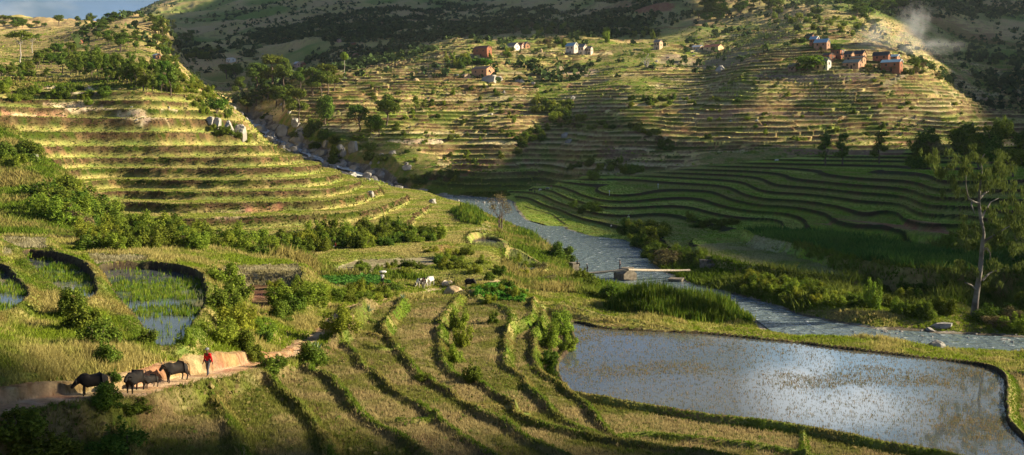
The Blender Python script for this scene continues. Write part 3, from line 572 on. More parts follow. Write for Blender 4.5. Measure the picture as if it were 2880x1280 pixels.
# ---------------------------------------------------------------- clouds added to shade parts of the valley, unseen, high up on the right
M_SHADE_CLOUD = mat_simple('shade_cloud_white', (.8,.8,.8), 1, spec=0)
def shade_cloud(pts, alt, seed, thick=9):  # added caster: the wanted shadow outline, moved up along the sun direction
    P = []
    for a,b,c in pts:
        if c is None: h = hit(a,b)
        else:
            h = Vector(((a-CX)/F*c, c, 0)); h.z = float(macro(np.array([h.x]), np.array([h.y]))[0])
        P.append(h + sv*((alt-h.z)/sv.z))
    P = smoothc([(p.x,p.y) for p in P], 4); c = P.mean(0); nr_ = 26; n = len(P); V = []; 
    for side in (1,-1):
        for i in range(nr_):
            r = (i/(nr_-1))**.6
            q = c+(P-c)*r; th = math.sqrt(max(0,1-r*r))
            nz = fbm(q[:,0]/130, q[:,1]/130, seed, 4); out_ = 1+.03*fbm(q[:,0]/60,q[:,1]/60,seed+5,3)*r
            q = c+(q-c)*out_[:,None]
            z = alt + side*th*(thick if side>0 else thick*.4)*(1+.9*nz)
            V.append(np.concatenate([q, z[:,None]],1))
    V = np.concatenate(V); Fq = []
    for s in (0,1):
        for i in range(nr_-1):
            for j in range(n):
                a = (s*nr_+i)*n+j; b = (s*nr_+i)*n+(j+1)%n; f = (a,b,b+n,a+n); Fq.append(f if s==0 else f[::-1])
    return tag(mesh_np('shade_cloud', V, Fq, M_SHADE_CLOUD, smoothf=True), kind='structure')
shade_cloud([(1040,500,None),(1200,486,None),(1390,470,None),(1455,410,None),(1520,352,None),(1600,330,None),(1640,290,None),(1740,262,None),(1800,330,None),(1960,385,None),(2300,410,None),(2700,415,None),(3100,420,None),(3700,600,None),(3700,840,None),(3000,880,None),(2500,860,None),(2250,825,None),(2040,770,None),(1880,705,None),(1700,640,None),(1560,605,None),(1450,565,None),(1250,545,None)], 430, 3, 5)
shade_cloud([(2590,125,None),(2670,200,None),(2740,285,None),(2880,382,None),(3200,440,None),(3600,300,None),(3600,0,1600),(3000,-40,2200),(2650,0,1500),(2560,20,1150),(2430,8,1100),(2500,40,None),(2540,62,None),(2560,90,None)], 700, 5)
shade_cloud([(455,0,840),(500,0,800),(620,0,790),(740,0,880),(860,0,920),(980,0,960),(1150,0,970),(1300,0,960),(1600,0,980),(1760,0,930),(1960,0,950),(1980,0,1100),(1800,0,1500),(1500,0,2400),(900,0,3400),(480,0,3300),(560,0,2300),(440,0,2000),(420,0,1300),(450,0,1000)], 1150, 7, 22)
shade_cloud([(790,418,None),(860,400,None),(960,398,None),(1010,420,None),(1060,455,None),(1060,470,None),(980,470,None),(900,460,None),(830,440,None)], 700, 9, 5)  # unseen wisp, added to shade the gorge
shade_cloud([(-700,1190,None),(0,1212,None),(250,1222,None),(480,1232,None),(700,1238,None),(1100,1246,None),(1600,1262,None),(2100,1296,68),(2900,1400,64),(2900,1700,50),(1200,1800,40),(-900,1600,36)], 420, 11, 4)  # unseen wisp, added to darken the bottom edge like a vignette
# ---------------------------------------------------------------- vegetation library
def leaves(blobs, n, size, rs, up=.35, flat=1.0, hollow=.55, droop=0):
    """n leaf clumps in ellipsoid blobs [(x,y,z,rx,ry,rz)] -> quads"""
    B = np.array(blobs, float); vol = (B[:,3]*B[:,4]*B[:,5])**(.8); pi = vol/vol.sum()
    k = rs.choice(len(B), n, p=pi); d = rs.normal(size=(n,3)); d /= np.linalg.norm(d,axis=1)[:,None]
    r = (hollow+(1-hollow)*rs.rand(n))**.7
    lump = 1+.12*np.abs(rs.normal(size=n))+.28*np.sin(d[:,0]*5+k)*np.cos(d[:,1]*6+k*2)*np.cos(d[:,2]*4)
    c = B[k,:3]+d*B[k,3:]*(r*lump)[:,None]
    nrm = d*.75+rs.normal(size=(n,3))*.55; nrm[:,2] += up; nrm /= np.linalg.norm(nrm,axis=1)[:,None]
    a = np.cross(nrm, rs.normal(size=(n,3))); a /= np.linalg.norm(a,axis=1)[:,None]+1e-9; b = np.cross(nrm, a)
    s = size*(.55+.9*rs.rand(n))[:,None]
    if droop: a = a*.35; b = np.array([0,0,-1.])*1.5+b*.25
    w = .5+.5*rs.rand(n)[:,None]
    V = np.stack([c-a*s*.5, c-b*s*w*.5+a*s*.12, c+a*s*.5, c+b*s*w*.6], 1).reshape(-1,3)
    i = np.arange(n)*4
    return V, np.stack([i,i+1,i+2,i+3],1)
def tube(pts, rad, sides=7):
    pts = np.asarray(pts, float); V = []; n = len(pts)
    for i,p in enumerate(pts):
        t = pts[min(i+1,n-1)]-pts[max(i-1,0)]; t = t/(np.linalg.norm(t)+1e-9)
        a = np.cross(t, [0.31,.95,.12]); a /= np.linalg.norm(a)+1e-9; b = np.cross(t,a)
        for k in range(sides):
            q = 2*math.pi*k/sides; V.append(p+(a*math.cos(q)+b*math.sin(q))*rad[i])
    Fq = [(i*sides+k, i*sides+(k+1)%sides, (i+1)*sides+(k+1)%sides, (i+1)*sides+k) for i in range(n-1) for k in range(sides)]
    return np.array(V), np.array(Fq)
def join(L_):
    V = []; Fs = []; o = 0
    for v,f in L_:
        V.append(v); Fs.append(np.asarray(f)+o); o += len(v)
    return np.concatenate(V), np.concatenate(Fs)
def limb(p, q, r0, r1, rs, wig=.08, k=5):
    p = np.array(p,float); q = np.array(q,float); L_ = np.linalg.norm(q-p); pts = [p+(q-p)*t+rs.normal(size=3)*wig*L_*math.sin(t*math.pi) for t in np.linspace(0,1,k)]
    return tube(pts, np.linspace(r0,r1,k))
M_BARK = mat_simple('bark_brown', (.10,.07,.05), .9, two=(.17,.13,.10), scale=5, bump=.5)
M_PALEBARK = mat_simple('bark_pale', (.30,.26,.22), .8, two=(.48,.44,.40), scale=3, bump=.4)
M_PINE = mat_leaf('needles_dark', (.06,.10,.02), (.17,.21,.035))
M_LEAF = mat_leaf('leaves_green', (.07,.12,.018), (.19,.25,.04))
M_LIME = mat_leaf('leaves_lime', (.15,.20,.025), (.34,.38,.05), .4)
M_EUC = mat_leaf('leaves_olive', (.11,.15,.028), (.25,.30,.055), .45)
M_DRYL = mat_leaf('leaves_dry', (.14,.11,.05), (.26,.22,.10), .3)
M_GUM = mat_leaf('leaves_gum', (.055,.08,.020), (.15,.19,.045), .35, .1)
M_BAN = mat_leaf('leaves_banana', (.07,.15,.02), (.17,.30,.035), .4)
M_FAR = mat_leaf('leaves_far', (.030,.050,.020), (.065,.095,.030), .25)
M_DARKB = mat_leaf('leaves_bush', (.055,.095,.015), (.20,.25,.036), .3)
PROTO = {}
def proto(kind, v):
    """crown and trunk meshes of unit height (1 m), several variants per kind"""
    key = (kind, v)
    if key in PROTO: return PROTO[key]
    rs = np.random.RandomState(hash(key[0]+str(v)) % 9999 if False else sum(ord(c) for c in kind)*7+v*131)
    tr = []; bl = []; mt, ml = M_BARK, M_LEAF; n, size, kw = 1500, .05, {}
    if kind == 'pine':
        ml = M_PINE; lean = rs.normal(size=2)*.05; top = np.array([lean[0],lean[1],.93]); tr.append(limb((0,0,-.05), top, .028,.010, rs, .03, 7))
        for i in range(9):
            z = .42+.5*rs.rand(); a = rs.rand()*6.28; r = (.10+.17*rs.rand())*(1.15-.45*(z-.4)/.5); c = np.array([lean[0]*z+math.cos(a)*r, lean[1]*z+math.sin(a)*r, z+.03]); tr.append(limb((lean[0]*z,lean[1]*z,z-.08), c, .009,.004, rs)); bl.append((*c, .12+.06*rs.rand(), .12+.06*rs.rand(), .075+.045*rs.rand()))
        bl.append((*top, .15,.15,.08)); n, size = 3800, .042
    elif kind == 'round':
        tr.append(limb((0,0,-.05),(0,0,.5),.035,.02,rs,.04)); bl = [(0,0,.56,.30,.30,.36)]
        for i in range(10):
            a = rs.rand()*6.28; z = .30+.52*rs.rand(); r = .2*(1-abs(z-.5)*.9); bl.append((math.cos(a)*r, math.sin(a)*r, z, .13,.13,.12))
        n, size = 3000, .05; kw = dict(hollow=.75)
    elif kind == 'broad':
        tr.append(limb((0,0,-.05),(.02,0,.38),.032,.022,rs,.05))
        for i in range(8):
            a = i*.785+rs.rand(); z = .5+.38*rs.rand(); r = .12+.2*rs.rand(); c = (math.cos(a)*r, math.sin(a)*r, z); tr.append(limb((.02,0,.34), c, .015,.005, rs, .12)); bl.append((*c, .13+.06*rs.rand(), .13+.06*rs.rand(), .10+.05*rs.rand()))
        bl.append((0,0,.86,.14,.14,.11)); n, size = 2400, .05
    elif kind == 'loose':      # slender, ragged upright tree
        ml = M_EUC; tr.append(limb((0,0,-.05),(rs.normal()*.03,0,.95),.018,.006,rs,.04,7))
        for i in range(10):
            z = .28+.68*rs.rand(); a = rs.rand()*6.28; r = (.04+.09*rs.rand())*(1.2-.6*z); bl.append((math.cos(a)*r, math.sin(a)*r, z, .06+.05*rs.rand(), .06+.05*rs.rand(), .06+.06*rs.rand()))
        n, size = 1300, .042; kw = dict(hollow=.3)
    elif kind == 'lollipop':
        mt = M_PALEBARK; tr.append(limb((0,0,-.03),(.01,0,.78),.014,.008,rs,.015,6)); bl = [(0,0,.84,.15,.15,.13),(-.07,.02,.79,.09,.09,.07),(.08,-.02,.82,.10,.10,.08),(.02,.04,.92,.09,.09,.07)]; ml = M_LIME; n, size = 1200, .04
    elif kind == 'umbrella':
        mt = M_PALEBARK; ml = M_EUC; tr.append(limb((0,0,-.03),(0,0,.6),.017,.012,rs,.02,6))
        for i in range(9):
            a = i*.7; r = .12+.2*rs.rand(); z = .72+.2*rs.rand(); tr.append(limb((0,0,.55),(math.cos(a)*r,math.sin(a)*r,z),.008,.003,rs,.1)); bl.append((math.cos(a)*r,math.sin(a)*r,z,.12,.12,.06))
        n, size = 1500, .04; kw = dict(hollow=.3)
    elif kind == 'fig':
        mt = M_PALEBARK; ml = M_EUC
        for i in range(14):
            a = rs.rand()*6.28; r = .15+.35*rs.rand(); z = .45+.45*rs.rand()*(1-r*.6); tr.append(limb((0,0,.02),(math.cos(a)*r,math.sin(a)*r,z),.018,.005,rs,.12)); bl.append((math.cos(a)*r,math.sin(a)*r,z+.03,.11,.11,.08))
        n, size = 1500, .04; kw = dict(hollow=.3)
    elif kind == 'bare':
        ml = M_DRYL
        for s in (-1,1): 
            for j in range(5):
                a = rs.rand()*6.28; tr.append(limb((s*.03,0,-.03),(s*.05,0,.35+.1*rs.rand()),.015,.010,rs,.03)); c = (s*.05+math.cos(a)*.28*rs.rand(), math.sin(a)*.25*rs.rand(), .5+.45*rs.rand()); tr.append(limb((s*.05,0,.35), c, .009,.002,rs,.12))
                for q in range(4): tr.append(limb(np.array(c)*.85, np.array(c)+rs.normal(size=3)*.10,.004,.001,rs,.1,3))
                bl.append((*c,.12,.12,.10))
        n, size = 700, .028; kw = dict(hollow=.1)
    elif kind == 'bush':
        ml = M_DARKB; bl = [(0,0,.25,.34,.34,.30)]
        for i in range(13):
            a = rs.rand()*6.28; r = .12+.36*rs.rand(); q = .10+.13*rs.rand(); bl.append((math.cos(a)*r, math.sin(a)*r, .12+(.30+.5*rs.rand())*rs.rand()*(1.25-r), q,q,q*(.8+.8*rs.rand())))
        for i in range(4): a = rs.rand()*6.28; r = .3*rs.rand(); bl.append((math.cos(a)*r, math.sin(a)*r, .62+.3*rs.rand(), .05,.05,.13))
        for i in range(5): a = rs.rand()*6.28; tr.append(limb((0,0,-.08),(math.cos(a)*.25,math.sin(a)*.25,.6),.02,.006,rs,.1))
        n, size = 5200, .058; kw = dict(hollow=.35)
    elif kind == 'limebush':
        return_mesh = None; ml = M_LIME; bl = [(0,0,.22,.34,.34,.24)]
        for i in range(15):
            a = rs.rand()*6.28; r = .12+.38*rs.rand(); q = .07+.12*rs.rand(); bl.append((math.cos(a)*r, math.sin(a)*r, .1+.75*rs.rand()*(1.2-r), q,q,q*(1+rs.rand())))
        for i in range(5): a = rs.rand()*6.28; tr.append(limb((0,0,-.08),(math.cos(a)*.25,math.sin(a)*.25,.6),.02,.006,rs,.1))
        n, size = 4200, .055; kw = dict(hollow=.3)
    elif kind == 'drybush':
        ml = M_DRYL
        for i in range(9):
            a = rs.rand()*6.28; r = .10+.28*rs.rand(); bl.append((math.cos(a)*r, math.sin(a)*r, .3+.5*rs.rand(), .17,.17,.2)); tr.append(limb((0,0,-.08),(math.cos(a)*r,math.sin(a)*r,.7),.014,.004,rs,.1))
        n, size = 1100, .06; kw = dict(hollow=.2)
    elif kind == 'banana':
        ml = M_BAN; V=[]; Fs=[]; L_=[]
        for i in range(26):
            bx, by = rs.normal(size=2)*.24; L_.append(limb((bx,by,-.03),(bx,by,.4+.2*rs.rand()),.03,.02,rs,.02))
            for j in range(7):
                a = rs.rand()*6.28; ln = .3+.12*rs.rand(); z0 = .08+.6*rs.rand(); d = np.array([math.cos(a),math.sin(a),0]); s = np.array([-d[1],d[0],0])*.065; o = len(V)
                for t in (0,.35,.7,1):
                    p = np.array([bx,by,z0])+d*ln*t+np.array([0,0,.34*t-.42*t*t]); w_ = math.sin(.15+2.8*t); V += [p-s*w_, p+s*w_]
                for q in range(3): Fs.append((o+q*2,o+q*2+1,o+q*2+3,o+q*2+2))
        PROTO[key] = (mkmesh('crown', np.array(V), np.array(Fs), ml), None); return PROTO[key]
    elif kind == 'agave':
        V=[]; Fs=[]
        for j in range(34):
            a = rs.rand()*6.28; e = .15+1.25*rs.rand(); d = np.array([math.cos(a)*math.cos(e),math.sin(a)*math.cos(e),math.sin(e)]); s = np.array([-math.sin(a),math.cos(a),0])*.05; o = len(V)
            for t,w_ in ((0,.6),(.4,1),(1,.05)): p = d*t*.75; V += [p-s*w_, p+s*w_]
            for q in range(2): Fs.append((o+q*2,o+q*2+1,o+q*2+3,o+q*2+2))
        PROTO[key] = (mkmesh('crown', np.array(V), np.array(Fs), M_AGAVE), None); return PROTO[key]
    V, Fq = leaves(bl, n, size, rs, **kw)
    PROTO[key] = (mkmesh('crown', V, Fq, ml), mkmesh('trunk', *join(tr), mt) if tr else None)
    return PROTO[key]
M_AGAVE = mat_simple('agave_leaf', (.22,.30,.17), .6, two=(.34,.42,.26), scale=4)
def mkmesh(name, V, Fq, mat, sm=False):
    o = mesh_np(name, V, Fq, mat, smoothf=sm); me = o.data; bpy.data.objects.remove(o); return me
NAMES = dict(pine='pine_tree', round='broadleaf_tree', broad='broadleaf_tree', loose='slender_tree', lollipop='lone_tree', umbrella='umbrella_tree', fig='fig_tree', bare='bare_tree', bush='bush', limebush='bush', drybush='dry_bush', banana='banana_plant', agave='agave')
CATS = dict(bush='bush', limebush='bush', drybush='bush', banana='banana plant', agave='agave')
PN = 0
def plant(kind, px, py, hpx, wpx, label, group=None, sink=.15, at=None, rs=random, cat=None):
    """a plant whose foot is seen at px, py, hpx tall and wpx wide in the picture"""
    global PN
    p = hit(px, py) if at is None else at
    if p is None: return None
    PN += 1; me, mt = proto(kind, PN % 4 if kind not in ('bush','limebush') else PN % 7)
    hgt = hpx/F*p.y; base = {'pine':.62,'round':.78,'broad':.72,'loose':.34,'lollipop':.36,'umbrella':.66,'fig':1.0,'bare':.6,'bush':1.0,'limebush':1.0,'drybush':.85,'banana':1.2,'agave':1.3}[kind]
    sx = wpx/F*p.y/base
    r = bpy.data.objects.new(cat.replace(' ','_') if cat in ('shrub','hedge bush') else NAMES[kind], None); COL.objects.link(r); r.empty_display_size = .3
    r.location = (p.x, p.y, p.z-sink); r.scale = (sx, sx, hgt+sink); r.rotation_euler = (0,0,rs.random()*6.28)
    c = bpy.data.objects.new('foliage' if 'bush' in kind else ('leaves' if kind in ('banana','agave') else 'crown'), me); COL.objects.link(c); c.parent = r
    if mt: 
        t = bpy.data.objects.new('stems' if 'bush' in kind or kind=='banana' else 'trunk', mt); COL.objects.link(t); t.parent = r
    tag(r, label, cat or CATS.get(kind, 'tree'), group); return r
def scatter(kind, poly, n, h, w, label, group, seed=1, cat=None):
    if cat is None and all('bush' in q for q in ([kind] if isinstance(kind,str) else kind)): cat = 'hedge bush' if 'hedge' in group or 'bank' in group else ('shrub' if 'shrub' in group or h[1] < 31 else 'bush')
    """n plants inside a picture outline; h, w = ranges in picture pixels"""
    P = pairs(poly); rs = random.Random(seed); xs = [p[0] for p in P]; ys = [p[1] for p in P]; k = 0; tries = 0; used = []
    while k < n and tries < n*60:
        tries += 1; x = rs.uniform(min(xs),max(xs)); y = rs.uniform(min(ys),max(ys))
        if not inside(np.array([x]), np.array([y]), P)[0]: continue
        hh = rs.uniform(*h); ww = rs.uniform(*w)
        if any(abs(x-a)<ww*.42 and abs(y-b)<hh*.22 for a,b in used): continue
        kk = kind if isinstance(kind, str) else rs.choice(kind)
        if plant(kk, x, y, hh, ww, label, group, rs=rs, cat=cat): used.append((x,y)); k += 1
    return k
# ---------------------------------------------------------------- the trees and bushes one can tell apart
G1 = 'pines of the grove beside the cascade'
for i,(x,y,h,w_,lb) in enumerate([
 (724,253,75,62,'leftmost dark pine of the grove beside the rocky stream'),
 (764,262,106,78,'tallest layered pine of the grove, its crown leaning left'),
 (797,250,84,52,'pine right behind the tallest one in the grove'),
 (777,297,58,46,'young bright pine on the slope above the boulders'),
 (797,314,68,54,'pine with two bare trunks above the boulders'),
 (839,352,100,58,'large pine standing low on the rocks over the cascade'),
 (845,251,62,34,'narrow pine between the two halves of the grove'),
 (878,272,80,58,'left pine of the dense right half of the grove'),
 (903,268,66,52,'front pine of the dense right half of the grove'),
 (922,262,80,56,'tall rounded pine at the right end of the grove'),
 (940,254,56,44,'small pine closing the grove on its right edge')]):
    plant('pine', x, y, h, w_, lb, G1)
plant('round', 914, 348, 84, 62, 'dense round green tree alone below the pine grove')
plant('lollipop', 969, 218, 72, 25, 'tall lone tree with bare trunk and small round top')
plant('broad', 1010, 367, 72, 60, 'open tree with a pale forked trunk on the shaded bank')
plant('broad', 1088, 352, 90, 68, 'big twin trunked tree above the lit terraces')
plant('round', 1050, 372, 52, 62, 'dark rounded tree in the shade between two taller trees')
plant('broad', 1066, 385, 48, 32, 'small bright tree at the edge of the shaded bank')
plant('loose', 1169, 314, 44, 26, 'slim tree on the middle terraces')
plant('loose', 1193, 306, 28, 20, 'little tree right of the slim tree on the terraces')
plant('fig', 1818, 190, 64, 56, 'spreading grey limbed tree between the two hamlets')
plant('banana', 2276, 199, 56, 92, 'big bright clump of banana plants at the village edge')
plant('banana', 1358, 184, 26, 60, 'banana plants above the long brick house')
plant('umbrella', 57, 176, 92, 74, 'tall umbrella shaped tree with pale trunk on the left slope')
plant('umbrella', 90, 150, 58, 42, 'rounder tree just right of the tall umbrella tree')
plant('broad', 165, 71, 30, 28, 'dark round tree alone on the left crest')
plant('loose', 457, 111, 62, 24, 'tall pale tree on the edge of the left spur')
plant('loose', 488, 90, 36, 18, 'slim sunlit tree beyond the left spur')
plant('loose', 470, 100, 44, 18, 'shorter tree beside the tall pale one on the spur')
plant('broad', 609, 334, 60, 62, 'leafy green tree on the rocks above the cascade')
plant('round', 640, 330, 30, 30, 'small round tree next to the leafy one over the cascade')
plant('bare', 1408, 652, 108, 66, 'thin brown tree almost without leaves by the river bend')
plant('broad', 1470, 95, 36, 40, 'big dark tree on the hillside above the middle hamlet') if False else None
for i,(x,y,h,w_,k,lb) in enumerate([
 (105,192,48,26,'loose','column shaped tree left of the left slope wood'),
 (176,206,66,34,'loose','tall pale tree at the start of the left slope wood'),
 (480,268,86,36,'loose','tallest tree at the right end of the left slope wood'),
 (400,258,70,40,'loose','full pale tree in the front row of the left slope wood'),
 (72,214,40,50,'bush','dark bush at the foot of the umbrella tree'),
 (340,150,60,40,'broad','dark tree rising out of the middle of the left hillside')]): plant(k, x, y, h, w_, lb)
scatter(['loose','loose','broad'], '190,190 330,205 430,215 500,225 500,262 430,262 380,250 300,232 200,216', 84, (36,72), (20,36), 'slender sunlit tree in the long wood on the left slope', 'trees of the long wood on the left slope', 5)
scatter(['loose','broad'], '0,190 60,200 100,215 150,220 60,235 0,230', 10, (28,46), (22,36), 'tree of the clump left of the long wood', 'trees at the left end of the slope', 6)
scatter(['pine','broad'], '210,90 300,60 330,100 420,120 440,150 330,140 240,120', 20, (16,30), (16,30), 'dark tree on the upper left hillside below the brown crest', 'trees on the upper left hillside', 8)
scatter(['broad'], '10,58 60,62 130,72 140,84 60,84 0,74', 16, (14,24), (14,24), 'tree of the dark wood under the left skyline', 'wood under the left skyline', 9)
scatter(['broad','bush'], '240,52 300,46 330,52 320,62 250,62', 10, (10,22), (14,24), 'shrubby tree on the brown crest against the sky', 'trees on the brown crest', 10)
scatter(['loose','broad'], '480,110 540,100 545,125 500,130', 10, (14,26), (12,20), 'dark tree in the shaded hollow behind the left spur', 'trees in the shaded hollow', 11)
scatter(['bush','bush','bush','drybush','limebush'], '510,150 600,135 620,150 560,170 520,165', 14, (12,20), (20,32), 'dark bush filling the gully behind the left spur', 'bushes in the gully', 12)
scatter(['pine','broad'], '1960,20 2040,5 2060,60 2010,78 1960,70', 14, (26,46), (22,34), 'bushy conifer on the slope above the middle fields', 'conifers on the slope above', 13)
scatter(['broad','pine'], '2340,6 2560,4 2600,22 2560,36 2460,40 2440,60 2480,88 2520,80 2450,95 2420,60 2380,30', 34, (20,36), (22,36), 'tree of the shaded wood above the village', 'wood above the village', 14)
scatter(['bush','limebush'], '2150,20 2260,20 2420,60 2460,110 2380,110 2260,90 2180,70', 30, (10,20), (14,26), 'shrub on the sunny slope above the village', 'shrubs above the village', 15)
scatter(['limebush','loose'], '1715,90 1830,85 1860,108 1720,116', 14, (14,26), (12,20), 'small sunlit tree in the row above the stone path', 'row of small trees', 16)
scatter(['limebush'], '1690,92 1712,95 1722,125 1700,122', 4, (18,28), (16,24), 'bright round bush left of the row of small trees', 'bright bushes', 17)
scatter(['bush','bush','bush','drybush','limebush'], '1450,60 1560,60 1600,95 1500,105 1420,90', 18, (14,24), (18,30), 'dark shrub on the shaded hillside behind the pale houses', 'dark shrubs behind the pale houses', 18)
scatter(['limebush','bush'], '1250,165 1310,150 1320,180 1300,205 1260,200', 8, (16,30), (16,30), 'garden bush left of the brick farmhouses', 'garden bushes left of the farmhouses', 19)
scatter(['limebush','bush'], '1360,150 1440,140 1440,165 1370,168', 7, (10,18), (12,20), 'bush under the upper brick farmhouse', 'bushes under the upper farmhouse', 20)
scatter(['drybush','bush'], '1500,115 1580,112 1590,135 1510,136', 9, (14,24), (16,24), 'greyish bush between the white and the cream houses', 'bushes between the houses', 21)
scatter(['bush','drybush'], '2390,190 2640,190 2680,230 2560,212 2400,200', 18, (12,22), (16,28), 'bush in front of the red brick village', 'bushes in front of the village', 22)
scatter(['bush','bush','bush','drybush','limebush'], '2230,110 2380,140 2380,155 2240,140', 9, (10,18), (16,26), 'bush on the terraces between the village houses', 'bushes inside the village', 23)
scatter(['broad','bush'], '2560,170 2600,168 2610,185 2570,190', 3, (20,26), (26,34), 'dark rounded tree at the right end of the village', 'trees at the right end of the village', 24)
scatter(['bush','limebush'], '1500,290 1580,280 1640,320 1640,345 1560,345 1500,320', 16, (18,32), (24,40), 'bush of the thicket at the foot of the middle terraces', 'thicket at the foot of the middle terraces', 25)
scatter(['bush','bush','bush','drybush','limebush'], '1560,345 1700,345 1850,372 1900,420 1870,425 1830,385 1700,365 1560,358', 22, (12,22), (20,34), 'dark hedge bush along the shaded field edge', 'hedge along the shaded field edge', 26)
scatter(['bush','limebush'], '1740,280 1960,270 1960,300 1760,305', 16, (10,18), (14,24), 'small bush among the shaded middle terraces', 'small bushes of the shaded terraces', 27)
scatter(['limebush','bush'], '1450,380 1520,360 1530,390 1470,430 1440,440', 12, (18,30), (22,34), 'sunlit bush on the corner where the shadow begins', 'bushes at the shadow edge', 28)
scatter(['bush','bush','bush','drybush','limebush'], '1140,500 1330,480 1300,512 1130,520', 13, (14,24), (22,36), 'dark bush on the flat ground behind the river bend', 'bushes behind the river bend', 29)
scatter(['bush','limebush'], '1600,470 1700,455 1830,455 1800,490 1660,505 1600,495', 14, (14,28), (22,40), 'dark bush on the mound behind the curved fields', 'bushes behind the curved fields', 30)
scatter(['bush','bush','bush','drybush','limebush'], '2560,430 2620,410 2640,460 2580,478', 6, (40,70), (60,80), 'dense dark tree in the shade behind the fields', 'dark trees at the field end', 31, cat='tree')
scatter(['broad','bush'], '2700,400 2900,380 2900,520 2800,500 2700,450', 12, (50,90), (60,90), 'almost black tree in the shade at the right edge', 'black trees at the right edge', 32, cat='tree')
for i,(x,y,h) in enumerate([(2322,466,90),(2370,464,92),(2474,460,90)]): plant('loose', x, y, h, 46, 'thin dark tree standing before the shaded brown strip', 'thin dark trees by the brown strip')
# banks of the river
scatter(['bush','limebush'], '1760,650 1850,660 1880,700 1830,715 1780,690', 11, (30,56), (50,84), 'bush on the point of land right of the river', 'bushes on the point of land', 33)
scatter(['bush','bush','bush','drybush','limebush'], '1820,720 1900,730 1930,752 1850,752', 5, (34,50), (56,80), 'low spreading bush above the right end of the log bridge', 'bushes above the right bridge end', 34)
scatter(['limebush','bush'], '1900,700 1980,735 1960,752 1900,740', 4, (30,42), (44,60), 'pale bush left of the far stone block', 'bushes by the far stone block', 35)
scatter(['limebush','limebush','bush'], '2060,800 2180,790 2330,815 2440,850 2400,870 2260,850 2120,830', 40, (24,44), (40,70), 'sunlit bush on the right bank of the lower river', 'bushes of the lower right bank', 36)
scatter(['limebush','bush'], '2460,860 2580,840 2700,880 2660,905 2520,890', 10, (28,56), (40,66), 'bush near the foot of the tall eucalyptus', 'bushes near the eucalyptus', 37)
scatter(['bush','bush','bush','drybush','limebush'], '2740,900 2850,890 2900,930 2800,935', 6, (40,60), (66,96), 'big dark bush right of the eucalyptus at the water', 'bushes right of the eucalyptus', 38)
scatter(['bush','bush','bush','drybush','limebush'], '1590,560 1660,570 1700,600 1620,612', 5, (14,24), (26,40), 'dark tuft of bush along the far river bank', 'bushes along the far river bank', 39)
scatter(['bush','bush','bush','drybush','limebush'], '1900,600 2020,620 2150,640 2100,650 1960,640', 8, (16,26), (30,44), 'dark bush at the field edge above the river point', 'bushes at the field edge', 40)
plant('limebush', 2455, 866, 100, 48, 'tall pointed bush standing out on the right bank')
for x,y,h,w_,lb in [(1588,736,44,60,'leafy bush at the left end of the log bridge'),(1560,728,46,60,'bush behind the left bridge end, next to the reeds'),(1665,812,46,60,'bright bush just below the bridge'),(1712,840,62,70,'bush at the left end of the reed bed'),(1640,790,40,56,'bush between the path and the bridge')]: plant('bush', x, y, h, w_, lb)
plant('drybush', 1740, 862, 34, 52, 'reddish brown bush beside the reed bed')
scatter(['bush','bush','bush','drybush','limebush'], '1440,740 1520,760 1560,790 1500,800 1440,770', 6, (20,34), (36,56), 'bush on the lit slope left of the bridge', 'bushes left of the bridge', 41)
scatter(['limebush','bush'], '1200,700 1330,720 1430,770 1380,800 1250,770', 14, (18,34), (34,54), 'bush on the grassy slope below the small flooded bed', 'bushes below the small flooded bed', 42)
# bank under the long terraces
scatter(['bush','limebush'], '230,652 420,650 560,672 700,690 700,712 520,704 360,712 230,702', 38, (48,72), (60,100), 'bush of the dark hedge at the foot of the long terraces', 'hedge at the foot of the long terraces', 43)
scatter(['bush','bush','limebush'], '720,680 900,664 1060,650 1180,640 1240,676 1100,692 900,708 740,722', 46, (30,54), (44,76), 'bush on the green bank right of the dark hedge', 'bushes on the green bank', 44)
scatter(['bush','bush','bush','drybush','limebush'], '110,560 200,545 280,610 270,650 160,650 110,610', 16, (54,84), (80,120), 'big dark bush in the gully left of the long terraces', 'bushes in the left gully', 45)
plant('limebush', 190, 545, 44, 62, 'bright bush at the top of the left gully'); plant('bush', 196, 530, 36, 60, 'dark round bush on the edge of a long terrace')
scatter(['bush','bush','bush','drybush','limebush'], '0,430 90,420 90,470 0,480', 6, (40,56), (60,80), 'dark bush at the left edge beside the terraces', 'bushes at the left edge', 46)
scatter(['bush','limebush'], '0,230 120,240 300,265 280,300 120,280 0,290', 16, (20,36), (28,46), 'bush between the upper left earth banks', 'bushes between the earth banks', 47)
scatter(['bush','limebush'], '500,230 620,260 640,330 600,345 520,290 470,268', 15, (16,30), (20,36), 'bush on the slope right of the long wood', 'bushes right of the long wood', 48)
